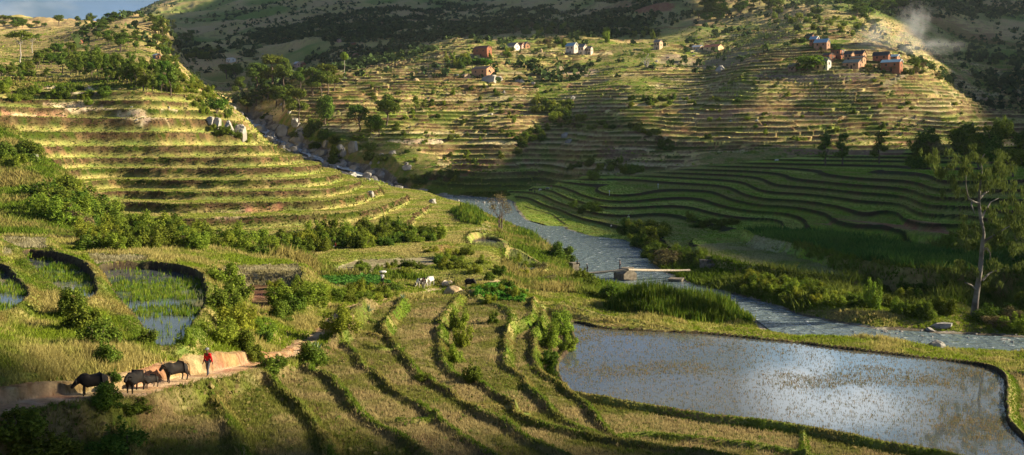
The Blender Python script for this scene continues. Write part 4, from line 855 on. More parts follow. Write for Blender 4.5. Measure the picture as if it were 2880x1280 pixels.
# near bushes
for x,y,h,w_,k,lb in [
 (628,800,76,100,'limebush','bright bush at the upper corner of the rice pond'),(672,840,70,90,'bush','bush in the gap between rice pond and ploughed bed'),
 (620,880,90,110,'bush','big bush on the right bank of the rice pond'),(668,930,90,100,'limebush','light green bush above the red jacket walker'),
 (610,955,70,100,'limebush','grassy bush at the lower corner of the rice pond'),(690,985,60,70,'bush','bush at the bend of the sandy cut bank'),
 (205,880,70,90,'bush','topmost bush of the dark row on the left mound'),(235,925,84,100,'bush','second bush of the dark row on the left mound'),
 (275,975,100,110,'bush','largest bush of the dark row on the left mound'),(300,1020,70,84,'bush','lowest bush of the dark row, over the sandy bank'),
 (320,1064,34,40,'bush','small tuft growing out of the sandy cut bank'),(415,962,50,56,'bush','bush at the pointed end of the rice pond'),
 (520,965,40,50,'limebush','little yellowish bush at the tip of the rice pond'),
 (290,1140,66,100,'bush','leafy bush in front of the horned black cow'),(380,1152,34,70,'bush','low bush at the feet of the front facing cow'),
 (40,1230,110,150,'bush','large dark bush in the bottom left corner'),(130,1290,80,160,'bush','dark bush at the lower edge near the left corner'),
 (330,1270,90,150,'bush','dark bush in the middle of the shaded lower left field'),
 (760,1040,50,90,'bush','dark bush beside the walking path'),(715,1012,40,60,'bush','bush between walker and path bend'),
 (780,900,56,84,'bush','dark bush inside the path gully'),(830,870,50,70,'bush','bush higher up in the path gully'),(740,935,50,70,'limebush','yellow green bush over the gully wall'),
 (790,850,60,90,'limebush','yellow flowered bush right of the ploughed bed'),(880,850,60,90,'limebush','yellow green bush above the gully'),(740,960,40,60,'bush','small dark bush on the red gully bank'),
 (950,925,60,100,'limebush','round bush with yellow flowers right of the path'),(880,1022,60,96,'bush','dark bush under the agave by the path'),
 (1290,930,76,56,'limebush','top bush on the grassy terrace tongue'),(1300,975,70,60,'limebush','middle bush on the grassy terrace tongue'),(1285,1020,54,54,'limebush','lower bush on the grassy terrace tongue'),
 (1330,1066,60,48,'bush','dark bush at the end of the grassy terrace tongue'),(1385,910,40,36,'bush','small bush right of the grassy tongue'),
 (1545,975,66,70,'limebush','bush on the mound at the pond corner'),(1580,940,74,80,'limebush','tall yellowish bush on the pond corner mound'),(1548,1022,46,60,'bush','dark bush at the foot of the pond corner mound'),
 (1600,985,50,56,'limebush','bush overhanging the pond water'),(1195,1070,24,50,'bush','weed clump on the middle bund')]:
    plant(k, x, y, h, w_, lb)
scatter(['limebush','bush','limebush'], '760,810 1000,822 1130,815 1120,840 1000,850 930,850 860,840 780,830', 22, (22,40), (36,60), 'bush on the bushy strip above the near fields', 'bushes of the strip above the near fields', 49)
scatter(['limebush','bush'], '980,740 1300,745 1300,760 1160,775 1000,765', 12, (16,28), (28,46), 'low bush among the garden beds behind the bundle carrier', 'low bushes among the garden beds', 50)
scatter(['bush','limebush'], '1340,800 1440,780 1480,830 1400,860 1350,840', 8, (18,32), (30,48), 'bush in the green patch beside the white faced cow', 'bushes in the green patch', 51)
plant('agave', 888, 990, 44, 70, 'large spiky agave beside the path'); plant('agave', 1036, 870, 26, 44, 'grey green agave near the top of the fields'); plant('agave', 1132, 838, 18, 30, 'small agave below the white cattle')
# scattered low shrubs on the lit and shaded terraces
scatter(['limebush','bush','bush'], '960,240 1240,235 1500,240 1640,260 1600,330 1520,380 1380,460 960,460 930,400 1130,330', 90, (7,15), (10,22), 'low shrub on the riser of a sunny middle terrace', 'shrubs on the sunny middle terraces', 52)
scatter(['limebush','bush'], '1990,220 2560,230 2860,320 2860,400 2000,400 1900,330', 60, (6,14), (9,20), 'low shrub on the striped terraces under the village', 'shrubs under the village', 53)
# the eucalyptus on the right bank
def eucalyptus():
    rs = np.random.RandomState(5); b = hit(2738, 888); s = b.y/F
    r = bpy.data.objects.new('eucalyptus_tree', None); COL.objects.link(r); r.location = b
    def q(px, py, d=0): return np.array([(px-2738)*s, d, (888-py)*s-.0])
    tk = [q(2738,896),q(2746,830),q(2757,760),(q(2762,700)),q(2766,660),q(2758,610),q(2753,575),q(2754,555)]
    L_ = [tube(tk, [.50,.38,.32,.28,.24,.22,.20,.18], 10)]
    br = [[(2754,572),(2735,568),(2712,558),(2700,540),(2690,515),(2684,490)],[(2754,560),(2757,520),(2762,480),(2758,450),(2770,432)],[(2754,560),(2775,545),(2795,538),(2800,520)],[(2766,680),(2790,660),(2805,645),(2818,632)],[(2764,705),(2775,698),(2785,712),(2784,730)],[(2758,620),(2775,600),(2800,570),(2830,560)],[(2735,568),(2725,575),(2728,600)],[(2766,650),(2740,640),(2725,645)],[(2762,790),(2790,770),(2830,760)],[(2750,820),(2725,800),(2700,790)]]
    tips = []
    for i,bb in enumerate(br):
        d = (i%3-1)*.7; P = [q(x,y,d*k) for k,(x,y) in enumerate(bb)]; L_.append(tube(P, np.linspace(.17,.04,len(P)), 7))
    V, Fq = join(L_); o = mesh_np('trunk', V, Fq, M_EBARK, r, True)
    # hanging leaf sprays: (px, py, rx, rz) in picture pixels
    sp = [(2640,450,30,26),(2668,440,26,24),(2630,470,20,36),(2650,490,24,30),(2680,500,26,34),(2700,470,24,24),(2720,440,26,22),(2750,430,26,20),(2780,445,28,22),(2800,470,28,30),(2830,480,26,36),(2850,510,20,34),(2765,490,30,26),(2745,520,26,28),(2770,535,24,26),(2710,520,22,34),(2665,535,20,30),(2720,480,30,24),(2810,520,24,34),(2840,560,24,34),(2860,600,22,36),(2820,610,30,40),(2780,590,20,26),(2850,650,28,34),(2810,660,30,26),(2735,640,24,34),(2715,660,26,26),(2740,690,30,24),(2790,700,22,18),(2690,655,18,14),(2700,690,10,16),(2830,690,26,22),(2860,700,20,20),(2800,745,26,22),(2835,750,26,18),(2710,745,30,22),(2730,770,20,20),(2700,610,14,20),(2870,560,20,40),(2880,640,24,50),(2620,430,14,20),(2790,800,18,20),(2765,800,16,16),(2730,830,14,20)]
    bl = []
    for x,y,rx,rz in sp:
        for k in range(3): bl.append((*(q(x+rs.normal()*rx*.5,y+rs.normal()*rz*.4,rs.normal()*1.6)), rx*s*.55, rx*s*.55, rz*s*.55))
    V, Fq = leaves(bl, 15000, .32, rs, hollow=.05, droop=1)
    mesh_np('crown', V, Fq, M_GUM, r)
    tag(r, 'tall eucalyptus with leaning pale trunk and hanging leaves on the right bank', 'tree')
M_EBARK = mat_simple('bark_eucalyptus', (.11,.09,.07), .8, two=(.30,.265,.23), scale=.9, bump=.4)
eucalyptus()

scatter(['bush','bush','bush','drybush','limebush'], '2380,800 2540,830 2700,850 2900,860 2900,800 2640,790 2440,775', 14, (18,30), (34,56), 'dark bush on the shaded bank below the maize strip', 'bushes on the bank below the maize', 61)
scatter(['bush','limebush'], '590,350 680,372 700,400 660,395 600,372', 8, (18,30), (22,34), 'bush between the pale rocks at the terrace end', 'bushes between the pale rocks', 62)
scatter(['bush','bush','bush','drybush','limebush'], '700,340 800,420 900,470 1060,480 1080,440 1000,380 860,350 780,330', 13, (20,36), (30,48), 'dark bush among the boulders of the shaded gorge', 'bushes of the shaded gorge', 63)
scatter(['pine','broad'], '620,200 760,215 900,235 900,260 760,300 700,330 640,240', 14, (34,60), (30,46), 'dark tree deep in the shaded gorge behind the pines', 'trees deep in the gorge', 64)

scatter(['loose','broad'], '100,170 180,150 260,165 340,185 330,200 200,190 110,200', 26, (26,50), (20,34), 'tree standing behind the long wood on the left slope', 'trees behind the long wood', 65)
scatter(['broad','loose'], '425,55 455,70 462,115 480,160 500,190 470,200 440,150 425,100', 22, (22,40), (18,28), 'tree on the steep edge of the left spur', 'trees on the spur edge', 66)
scatter(['broad','pine'], '1960,10 2160,0 2200,30 2100,60 2000,60', 16, (20,40), (20,34), 'tree on the upper slope right of the conifers', 'trees right of the conifers', 67)

scatter(['limebush','bush'], '470,180 520,215 600,262 640,300 620,310 560,262 480,215', 18, (12,24), (18,30), 'bush on the right shoulder of the left hill', 'bushes on the shoulder of the left hill', 68)
# ---------------------------------------------------------------- grass, stubble, rice, reeds, far woods: masses nobody could count
def sample(n, y0, y1, px0=-160, px1=3040, seed=0):
    rs = np.random.RandomState(seed); u = (px0+(px1-px0)*rs.rand(n)-CX)/F; Y = np.exp(math.log(y0)+(math.log(y1)-math.log(y0))*rs.rand(n)); X = u*Y
    return rs, X, Y, hgrid(X, Y), kgrid(X, Y), kgrid(X, Y, TR)
def blades(name, X, Y, Z, hh, ww, nb, col, mat, rs, lean=.5, spread=.12, label=None, quad=False, two=None):
    n = len(X)
    if n == 0: return
    X = np.repeat(X, nb); Y = np.repeat(Y, nb); Z = np.repeat(Z, nb); hh = np.repeat(hh, nb)*(.6+.7*rs.rand(n*nb)); ww = np.repeat(np.broadcast_to(ww,(n,)), nb); col = np.repeat(col, nb, 0)*(.75+.5*rs.rand(n*nb))[:,None]
    N_ = n*nb; a = rs.rand(N_)*6.283; sp = np.repeat(np.broadcast_to(spread,(n,)), nb) if np.ndim(spread) else spread
    bx = X+rs.normal(size=N_)*sp; by = Y+rs.normal(size=N_)*sp; c, s = np.cos(a), np.sin(a); lx = rs.normal(size=N_)*lean*hh*.5; ly = rs.normal(size=N_)*lean*hh*.5
    if quad:
        V = np.stack([np.stack([bx-c*ww,by-s*ww,Z-.03],1), np.stack([bx+c*ww,by+s*ww,Z-.03],1), np.stack([bx+lx+c*ww,by+ly+s*ww,Z+hh*.7],1), np.stack([bx+lx*1.5,by+ly*1.5,Z+hh],1)],1).reshape(-1,3); k = 4
    else:
        V = np.stack([np.stack([bx-c*ww,by-s*ww,Z-.04],1), np.stack([bx+c*ww,by+s*ww,Z-.04],1), np.stack([bx+lx,by+ly,Z+hh],1)],1).reshape(-1,3); k = 3
    Fq = np.arange(N_*k).reshape(-1,k); o = mesh_np(name, V, Fq, mat, col=np.repeat(col, k, 0))
    return tag(o, label, kind='stuff')
def clumps(name, X, Y, Z, size, nf, col, mat, rs, label=None, flat=.7):
    n = len(X); N_ = n*nf; r = lambda q: np.repeat(q, nf)
    s = r(size); d = rs.normal(size=(N_,3)); d /= np.linalg.norm(d,axis=1)[:,None]; d[:,2] = np.abs(d[:,2])
    c = np.stack([r(X),r(Y),r(Z)],1)+d*(s*(.35+.3*rs.rand(N_)))[:,None]*np.array([1,1,flat*1.3]); nr_ = d+rs.normal(size=(N_,3))*.6; nr_ /= np.linalg.norm(nr_,axis=1)[:,None]
    a = np.cross(nr_, rs.normal(size=(N_,3))); a /= np.linalg.norm(a,axis=1)[:,None]; b = np.cross(nr_,a); q = (s*(.22+.25*rs.rand(N_)))[:,None]
    V = np.stack([c-a*q,c-b*q*.8,c+a*q,c+b*q*.9],1).reshape(-1,3); cc = np.repeat(np.repeat(col,nf,0)*(.7+.6*rs.rand(N_))[:,None],4,0)
    return tag(mesh_np(name, V, np.arange(N_*4).reshape(-1,4), mat, col=cc), label, kind='stuff')
def mat_cover(name, trans):
    m = bpy.data.materials.new(name); t, N, L = nt(m); o = N.new('ShaderNodeOutputMaterial'); mix = N.new('ShaderNodeMixShader'); d = N.new('ShaderNodeBsdfDiffuse'); tr = N.new('ShaderNodeBsdfTranslucent')
    a = N.new('ShaderNodeAttribute'); a.attribute_name = 'Col'; hs = N.new('ShaderNodeHueSaturation'); hs.inputs['Saturation'].default_value = 1.05; L.new(a.outputs['Color'], hs.inputs['Color']); L.new(hs.outputs[0], d.inputs[0]); L.new(hs.outputs[0], tr.inputs[0]); mix.inputs[0].default_value = trans
    L.new(d.outputs[0], mix.inputs[1]); L.new(tr.outputs[0], mix.inputs[2]); L.new(mix.outputs[0], o.inputs[0]); return m
M_GR = mat_cover('grass_blades', .4); M_WOOD = mat_cover('far_foliage', .2)
def mixv(a, b, t): return a[None]*(1-t[:,None])+b[None]*t[:,None]
# near stubble and bund grass
rs, X, Y, Z, K, T_ = sample(300000, 44, 150, seed=1)
nz = fbm(X/6, Y/6, 201, 3); n2 = fbm(X/1.5, Y/1.5, 205, 2)
m = (K==5)&(T_<.35)&(rs.rand(len(X))<.95)
blades('rice_stubble', X[m],Y[m],Z[m], .13+.14*rs.rand(m.sum()), .00042*Y[m], 3, mixv(C(.42,.34,.17), C(.20,.21,.055), sstep(-.35,.3,nz+.5*n2)[m]), M_GR, rs, .9, .07)
m = ((K==5)&(T_>=.3)|(K==12))
blades('bund_grass', X[m],Y[m],Z[m], .06+.12*rs.rand(m.sum()), .0006*Y[m], 4, mixv(C(.13,.19,.03), C(.30,.25,.09), sstep(-.2,.5,nz+.3*n2)[m]), M_GR, rs, .9, .10)
m = (K==0)&(Y<150)&(rs.rand(len(X))<.85)
blades('meadow_grass', X[m],Y[m],Z[m], (.10+.22*rs.rand(m.sum()))*(1+1.1*sstep(.05,.4,nz[m])), .0007*Y[m], 3, mixv(C(.19,.25,.035), C(.42,.36,.14), sstep(-.3,.5,nz+.5*n2)[m]), M_GR, rs, .9, .14)
m = (K==6)|(K==8)
blades('cut_straw', X[m],Y[m],Z[m], .2+.15*rs.rand(m.sum()), .0006*Y[m], 3, mixv(C(.42,.38,.24), C(.26,.23,.12), sstep(-.3,.4,n2)[m]), M_GR, rs, .5, .07)
m = (K==5)&(T_<.3)&(rs.rand(len(X))<.035+.12*sstep(.1,.4,nz))
clumps('field_weeds', X[m],Y[m],Z[m], .14+.34*rs.rand(m.sum())**2, 4, mixv(C(.10,.15,.03), C(.32,.26,.12), sstep(.3,.7,rs.rand(m.sum()))), M_GR, rs, flat=.35)
# flooded fields
rs, X, Y, Z, K, T_ = sample(90000, 60, 112, -160, 620, seed=2)
m = (K==15); nz = fbm(X/4,Y/4,211,3); clear = ((X/Y*F+CX>390)&(Y<77+2*nz))|(nz<-.02)
m &= (rs.rand(len(X))<.17)&(~clear | (rs.rand(len(X))<.10))
zz = np.where(X/Y*F+CX > 275, 10.4, np.where(X/Y*F+CX > 90, 11.4, 12.0))
blades('rice_plants', X[m],Y[m],zz[m], .22+.22*rs.rand(m.sum()), .0005*Y[m], 3, mixv(C(.08,.17,.02), C(.24,.28,.05), rs.rand(m.sum())), M_GR, rs, .4, .08)
rs, X, Y, Z, K, T_ = sample(120000, 66, 132, 1500, 3040, seed=3)
nz = fbm(X/9,Y/5,215,3); m = (K==15)&(rs.rand(len(X))<.16+.5*sstep(.0,.5,nz))
blades('rice_stumps', X[m],Y[m],0*Y[m]+2.3, .07+.10*rs.rand(m.sum()), .00028*Y[m], 3, mixv(C(.14,.15,.05), C(.30,.20,.10), rs.rand(m.sum())), M_GR, rs, .9, .09)
rs, X, Y, Z, K, T_ = sample(4000, 168, 200, 1320, 1540, seed=4); m = (K==15)&(rs.rand(len(X))<.5); blades('water_grass', X[m],Y[m],Z[m]+.25, .35+.2*rs.rand(m.sum()), .0006*Y[m], 3, mixv(C(.25,.26,.12), C(.15,.2,.05), rs.rand(m.sum())), M_GR, rs, .5, .15)
# rough grass on the long terraces and banks further away
rs, X, Y, Z, K, T_ = sample(260000, 140, 430, seed=5)
nz = fbm(X/8,Y/8,221,3); n2 = fbm(X/2.5,Y/2.5,225,2)
m = (K==1)&(T_>.12)&(rs.rand(len(X))<.8)
blades('riser_grass', X[m],Y[m],Z[m], .15+.28*rs.rand(m.sum()), .0008*Y[m], 3, mixv(mixv(C(.20,.14,.07), C(.12,.15,.035), sstep(-.1,.4,nz)[m])[0:1].repeat(m.sum(),0)[0]*0+C(.12,.095,.045), C(.09,.125,.028), sstep(-.2,.35,nz+.5*n2)[m]), M_GR, rs, .9, .25)
m = (K==1)&(T_<=.12)
blades('terrace_grass', X[m],Y[m],Z[m], .10+.12*rs.rand(m.sum()), .0009*Y[m], 3, mixv(C(.24,.28,.06), C(.42,.36,.15), sstep(-.2,.35,nz+.5*n2)[m]), M_GR, rs, .9, .25)
m = (K==0)&(rs.rand(len(X))<.9)
blades('slope_grass', X[m],Y[m],Z[m], .25+.6*rs.rand(m.sum())*(1+sstep(0,.3,nz[m])), .0011*Y[m], 3, mixv(C(.13,.19,.03), C(.32,.27,.10), (sstep(-.25,.45,nz+.4*n2)*np.where((X/Y*F+CX>1620),.25,1))[m]), M_GR, rs, .9, .3)
m = ((K==2))&(rs.rand(len(X))<.7)&(T_<.35)
blades('field_grass', X[m],Y[m],Z[m], .12+.25*rs.rand(m.sum())*(T_[m]+.4), .0008*Y[m], 2, mixv(C(.19,.30,.045), C(.32,.33,.10), sstep(-.2,.35,nz)[m])*(1-.45*sstep(.2,.6,T_[m]))[:,None], M_GR, rs, .8, .25)
m = (K==10)
blades('pale_field_grass', X[m],Y[m],Z[m], .12+.2*rs.rand(m.sum()), .0008*Y[m], 3, mixv(C(.42,.40,.20), C(.28,.34,.10), sstep(-.2,.35,nz)[m]), M_GR, rs, .8, .25)
rs, X, Y, Z, K, T_ = sample(40000, 140, 240, 2050, 3000, seed=6); m = (K==11)&(rs.rand(len(X))<.15+.75*sstep(-.15,.25,fbm(X/5,Y/3,251,3)))
blades('maize_crop', X[m],Y[m],Z[m], .6+.9*rs.rand(m.sum())*(1+fbm(X[m]/6,Y[m]/6,3)), .0011*Y[m], 4, mixv(C(.05,.13,.03), C(.15,.26,.055), (rs.rand(len(X))*.5+.5*sstep(-.2,.3,fbm(X/9,Y/4,255,2)))[m]), M_GR, rs, .9, .25)
rs, X, Y, Z, K, T_ = sample(16000, 128, 146, 840, 1120, seed=7); m = (K==9)
clumps('cabbage_rows', X[m],Y[m],Z[m], .45+.3*rs.rand(m.sum()), 4, mixv(C(.05,.15,.03), C(.13,.26,.06), rs.rand(m.sum())), M_GR, rs)
P = np.array([hitw(a,b) for a,b in pairs("1325,812 1420,800 1480,822 1470,850 1390,840 1335,832")]); rs, X, Y, Z, K, T_ = sample(9000, 110, 150, 1300, 1500, seed=8); m = inside(X,Y,P)
clumps('bean_patch', X[m],Y[m],Z[m], .45+.3*rs.rand(m.sum()), 4, mixv(C(.06,.18,.03), C(.14,.28,.05), rs.rand(m.sum())), M_GR, rs)
# reeds
def reeds(poly, n, h, seed, nm='reed_bed'):
    P = np.array([hitw(a,b) if nm == 'reed_bed' else PZ(a,b,.3)[:2] for a,b in pairs(poly)]); rs = np.random.RandomState(seed); X = P[:,0].min()+(np.ptp(P[:,0]))*rs.rand(n*4); Y = P[:,1].min()+np.ptp(P[:,1])*rs.rand(n*4); m = inside(X,Y,P); X=X[m][:n]; Y=Y[m][:n]; Z = np.maximum(hgrid(X,Y),-.2); d,_ = dist_line(X,Y,P,True)
    blades(nm, X, Y, Z, h*(.40+.60*sstep(0,3,d))*(.85+.30*fbm(X/2.5,Y/2.5,seed,3))*(.75+.45*rs.rand(len(X))), .0011*Y, 4, mixv(C(.06,.12,.02), C(.19,.23,.04), rs.rand(len(X))**1.5), M_GR, rs, .28, .3)
reeds("1700,866 1760,852 1880,858 1990,868 2060,878 2084,890 2062,904 1960,902 1850,888 1740,876", 5600, 3.0, 31)
reeds("2082,890 2110,893 2108,904 2085,902", 90, 2.6, 32)
reeds("1268,594 1310,588 1350,604 1372,620 1345,634 1300,626", 900, 2.6, 33); reeds("1455,640 1490,660 1540,695 1548,708 1510,696 1458,668", 800, 2.2, 34); reeds("1300,545 1420,538 1432,550 1330,552", 900, 2.2, 35)
# low scrub on the sunny and shaded hills, and the far woods
rs, X, Y, Z, K, T_ = sample(150000, 300, 1000, seed=9)
nz = fbm(X/22,Y/16,231,4); n2 = fbm(X/6,Y/6,235,3); px = X/Y*F+CX
den = (.04+.8*sstep(-.06,.3,nz))*(.5+.9*sstep(.2,.6,T_)); m = (K!=1)&(K!=2)&(K!=15)&(K!=16)&(K!=17)&(rs.rand(len(X))<den)&(Y>330)
clumps('hill_scrub', X[m],Y[m],Z[m]-.1, (.45+.9*rs.rand(m.sum())**2)*(.6+Y[m]/900), 4, mixv(C(.10,.15,.027), C(.26,.31,.06), sstep(-.3,.4,n2)[m]), M_WOOD, rs)
m = (K!=1)&(K!=2)&(K!=15)&(K!=16)&(K!=17)&(rs.rand(len(X))<.30)&(Y>330)&(T_<.2)
blades('hill_grass', X[m],Y[m],Z[m], .2+.35*rs.rand(m.sum()), .0009*Y[m], 2, mixv(C(.50,.41,.20), C(.22,.26,.06), sstep(-.3,.35,nz+.3*n2)[m]), M_GR, rs, .9, .5)
WOODS = [("640,135 700,90 820,60 1000,28 1250,5 1420,20 1560,20 1560,60 1420,95 1200,118 1060,124 900,116 760,140 690,165",.9),("560,50 800,0 1000,-40 1000,20 820,50 640,110",.25),("1560,40 1700,30 1960,20 1960,70 1840,100 1700,100 1600,100 1500,80",.55),("860,150 1000,130 1180,130 1240,150 1100,190 960,200 860,180",.5),("1640,0 1960,-30 2100,-20 2060,40 1800,30",.45),("2500,-10 2900,10 2900,40 2700,60 2560,40",.5),("300,40 420,10 540,-20 560,0 440,30 330,52",.35),("480,120 620,130 640,170 520,160",.5),("2660,120 2880,150 2880,260 2760,240",.3)]
WPX = [(pairs(p),d) for p,d in WOODS]
rs, X, Y, Z, K, T_ = sample(260000, 680, 3400, 200, 3040, seed=10)
px = X/Y*F+CX; py = HY+(CZ-Z)/Y*F; den = np.zeros(len(X)); nz = fbm(X/90,Y/70,241,4)
for p,d in WPX: den = np.where(inside(px,py,p), d, den)
den = np.maximum(den*sstep(-.35,.1,nz), .012+.14*sstep(.12,.35,nz)); m = rs.rand(len(X)) < den*.40
clumps('far_woods', X[m],Y[m],Z[m], 3.2+3.6*rs.rand(m.sum()), 9, mixv(C(.036,.062,.026), C(.10,.135,.045), rs.rand(m.sum())**1.5), M_WOOD, rs, flat=1.15)
# ---------------------------------------------------------------- small mesh helpers
import bmesh
def empty(name, loc, rz=0): 
    o = bpy.data.objects.new(name, None); COL.objects.link(o); o.location = loc; o.rotation_euler = (0,0,rz); return o
def obj(name, bm, mat, parent=None, sm=False):
    me = bpy.data.meshes.new(name); bmesh.ops.recalc_face_normals(bm, faces=bm.faces); bm.to_mesh(me); bm.free(); o = bpy.data.objects.new(name, me); COL.objects.link(o)
    if mat: me.materials.append(mat)
    if sm: me.polygons.foreach_set('use_smooth', [True]*len(me.polygons))
    if parent: o.parent = parent
    return o
def box(bm, c, s, rz=0, bev=0):
    r = bmesh.ops.create_cube(bm, size=1, matrix=Matrix.Translation(c) @ Matrix.Rotation(rz,4,'Z') @ Matrix.Diagonal((*s,1)))
    if bev: bmesh.ops.bevel(bm, geom=list({e for v in r['verts'] for e in v.link_edges}), offset=bev, segments=1, affect='EDGES')
def boxo(name, c, s, mat, parent=None, rz=0, bev=0):
    bm = bmesh.new(); box(bm, c, s, rz, bev); return obj(name, bm, mat, parent)
def prism(bm, pts, y0, y1):     # pts in x,z ; extruded along y
    a = [bm.verts.new((x,y0,z)) for x,z in pts]; b = [bm.verts.new((x,y1,z)) for x,z in pts]; bm.faces.new(a); bm.faces.new(b[::-1]); n = len(pts)
    for i in range(n): bm.faces.new((a[i],a[(i+1)%n],b[(i+1)%n],b[i]))
def brick(name, a, b): return mat_simple(name, a, .9, two=b, scale=1.6, bump=.4, bscale=9, spec=.1)
WALLM = {'red': brick('wall_red_brick',(.26,.095,.055),(.36,.155,.09)), 'orange': brick('wall_orange_brick',(.42,.215,.12),(.54,.30,.18)), 'brown': brick('wall_brown_brick',(.30,.17,.11),(.42,.25,.17)), 'tan': brick('wall_tan_plaster',(.45,.32,.21),(.58,.42,.29)), 'cream': brick('wall_cream_plaster',(.58,.46,.36),(.70,.58,.47)), 'white': brick('wall_white_plaster',(.66,.62,.55),(.78,.75,.68)), 'pink': brick('wall_pink_plaster',(.48,.28,.22),(.60,.38,.31)), 'yellow': brick('wall_yellow_plaster',(.62,.42,.22),(.72,.53,.31))}
ROOFM = {'blue': mat_simple('roof_blue_metal',(.22,.40,.52),.5,two=(.32,.50,.62),scale=2), 'dark': mat_simple('roof_dark_thatch',(.045,.05,.055),.9,two=(.085,.085,.085),scale=4,bump=.4), 'brown': mat_simple('roof_brown_tile',(.10,.08,.07),.9,two=(.17,.13,.11),scale=4,bump=.4), 'teal': mat_simple('roof_teal_grey',(.07,.11,.12),.7,two=(.12,.17,.18),scale=3), 'rust': mat_simple('roof_rusty_metal',(.20,.07,.045),.7,two=(.30,.12,.08),scale=3), 'white': mat_simple('roof_pale_metal',(.55,.58,.60),.5,two=(.7,.72,.74),scale=3), 'straw': mat_simple('roof_straw',(.28,.21,.13),.95,two=(.42,.33,.21),scale=5,bump=.5), 'grey': mat_simple('roof_grey_tile',(.17,.15,.15),.9,two=(.27,.25,.24),scale=4,bump=.4)}
M_DARK = mat_simple('window_dark',(.015,.013,.012),.6); M_TRIM = mat_simple('white_trim',(.72,.72,.70),.6); M_WOODP = mat_simple('weathered_wood',(.16,.10,.06),.8,two=(.26,.18,.11),scale=6); M_SHUT = mat_simple('shutter_blue',(.10,.20,.32),.6)
TH = math.radians(37)
def house(xl, xc, xr, yb, ye, yr, wall, roof, label, name='village_house', win=((.25,.42),(.25,.75)), gwin=2, veranda=False, chimney=False, th=None, foot=None, door=True, flat=False, trim=False, lwin=2, lwall=None):
    """xl-xc long wall, xc-xr gable wall, yb foot, ye eaves, yr ridge, all as seen in the picture"""
    t = TH if th is None else th; xm = (xl+xr)/2; p = hit(xm, yb); 
    s = p.y/F; L_ = max((xc-xl)*s/math.cos(t), 1.2); W = max((xr-xc)*s/math.sin(t), 1.2)
    if W > L_*1.6: L_ = W*1.1
    He = (yb-ye)*s; Hr = (yb-yr)*s; sink = 1.8
    r = empty(name, p, -t)                    # local x runs along the long wall (towards the gable corner), -y faces the viewer's left front
    cx = 0; hx, hy = L_/2, W/2; r.location.y += hy*.7
    bm = bmesh.new(); prof = [(-hy,-sink),(hy,-sink),(hy,He),(0,Hr-.12) if not flat else (hy-.01,He),(-hy,He)]
    if flat: prof = [(-hy,-sink),(hy,-sink),(hy,He),(-hy,He)]
    a = [bm.verts.new((-hx,y,z)) for y,z in prof]; b = [bm.verts.new((hx,y,z)) for y,z in prof]; bm.faces.new(a); bm.faces.new(b[::-1]); n = len(prof)
    for i in range(n): bm.faces.new((a[i],a[(i+1)%n],b[(i+1)%n],b[i]))
    obj('wall', bm, WALLM[lwall or wall], r)
    bm = bmesh.new(); ov = .35; th_ = .14
    if flat: box(bm, (0,0,He+.12), (L_+.8,W+.8,.22))
    else:
        k = (Hr-He)/hy; e = He-k*ov
        for sgn in (-1,1):
            q = [(sgn*(hy+ov),e),(0,Hr),(0,Hr+th_*1.3),(sgn*(hy+ov),e+th_)]
            a = [bm.verts.new((-hx-ov,y,z)) for y,z in q]; b = [bm.verts.new((hx+ov,y,z)) for y,z in q]; bm.faces.new(a); bm.faces.new(b[::-1])
            for i in range(4): bm.faces.new((a[i],a[(i+1)%4],b[(i+1)%4],b[i]))
    rf = obj('roof', bm, ROOFM[roof], r)
    if chimney: boxo('chimney', (hx*.3,0,Hr+.3), (.7,.7,1.1), WALLM[wall], rf)
    if trim:
        bm = bmesh.new()
        for sgn in (-1,1):
            A = Vector((hx+ov+.05,sgn*(hy+ov),e)); B = Vector((hx+ov+.05,0,Hr+.1)); M = (A+B)/2; d = B-A
            bmesh.ops.create_cube(bm, size=1, matrix=Matrix.Translation(M) @ d.to_track_quat('Y','Z').to_matrix().to_4x4() @ Matrix.Diagonal((.1,d.length,.32,1)))
        obj('gable_trim', bm, M_TRIM, rf)
    def window(x, y, z, axis, w=.8, h=1.0, m=M_DARK):
        f = boxo('window', (x,y,z), (w+.25,.10,h+.25) if axis=='y' else (.10,w+.25,h+.25), M_WOODP, r)
        boxo('shutter' if m is M_SHUT else 'pane', (x,y-.04,z) if axis=='y' else (x+.04,y,z), (w,.08,h) if axis=='y' else (.08,w,h), m, f)
    if gwin >= 1: window(hx+.02, 0, He*.62 if He > 3 else He*.55, 'x', min(1.1,W*.24), min(1.3,He*.32))
    if gwin >= 2 and not flat and Hr-He > 1.2: window(hx+.02, 0, He+(Hr-He)*.38, 'x', min(.8,W*.16), .8)
    for i in range(lwin): window(-hx+L_*(.28+.45*i), -hy-.02, He*.70 if He > 4 else He*.6, 'y', 1.0, min(1.2,He*.28), M_SHUT if roof=='white' else M_DARK)
    if door and He > 2: 
        d = boxo('door', (hx*.1,-hy-.03,min(.9,He*.3)-.1), (.95,.1,min(2,He*.6)), M_SHUT if roof=='white' else M_DARK, r)
    if veranda:
        v = boxo('balcony', (hx+.7,0,He*.52), (1.4,W*.95,.15), M_WOODP, r)
        for i in (-1,0,1): boxo('post', (hx+1.3,i*W*.44,He*.5), (.25,.25,He*1.0), M_TRIM, v)
    return tag(r, label, 'house', None)
V3 = lambda l: tuple(2200+v/6.44 for v in l[:3])+tuple(60+v/6.44 for v in l[3:])
V4 = lambda l: tuple(1300+v/5.724 for v in l[:3])+tuple(90+v/5.724 for v in l[3:])
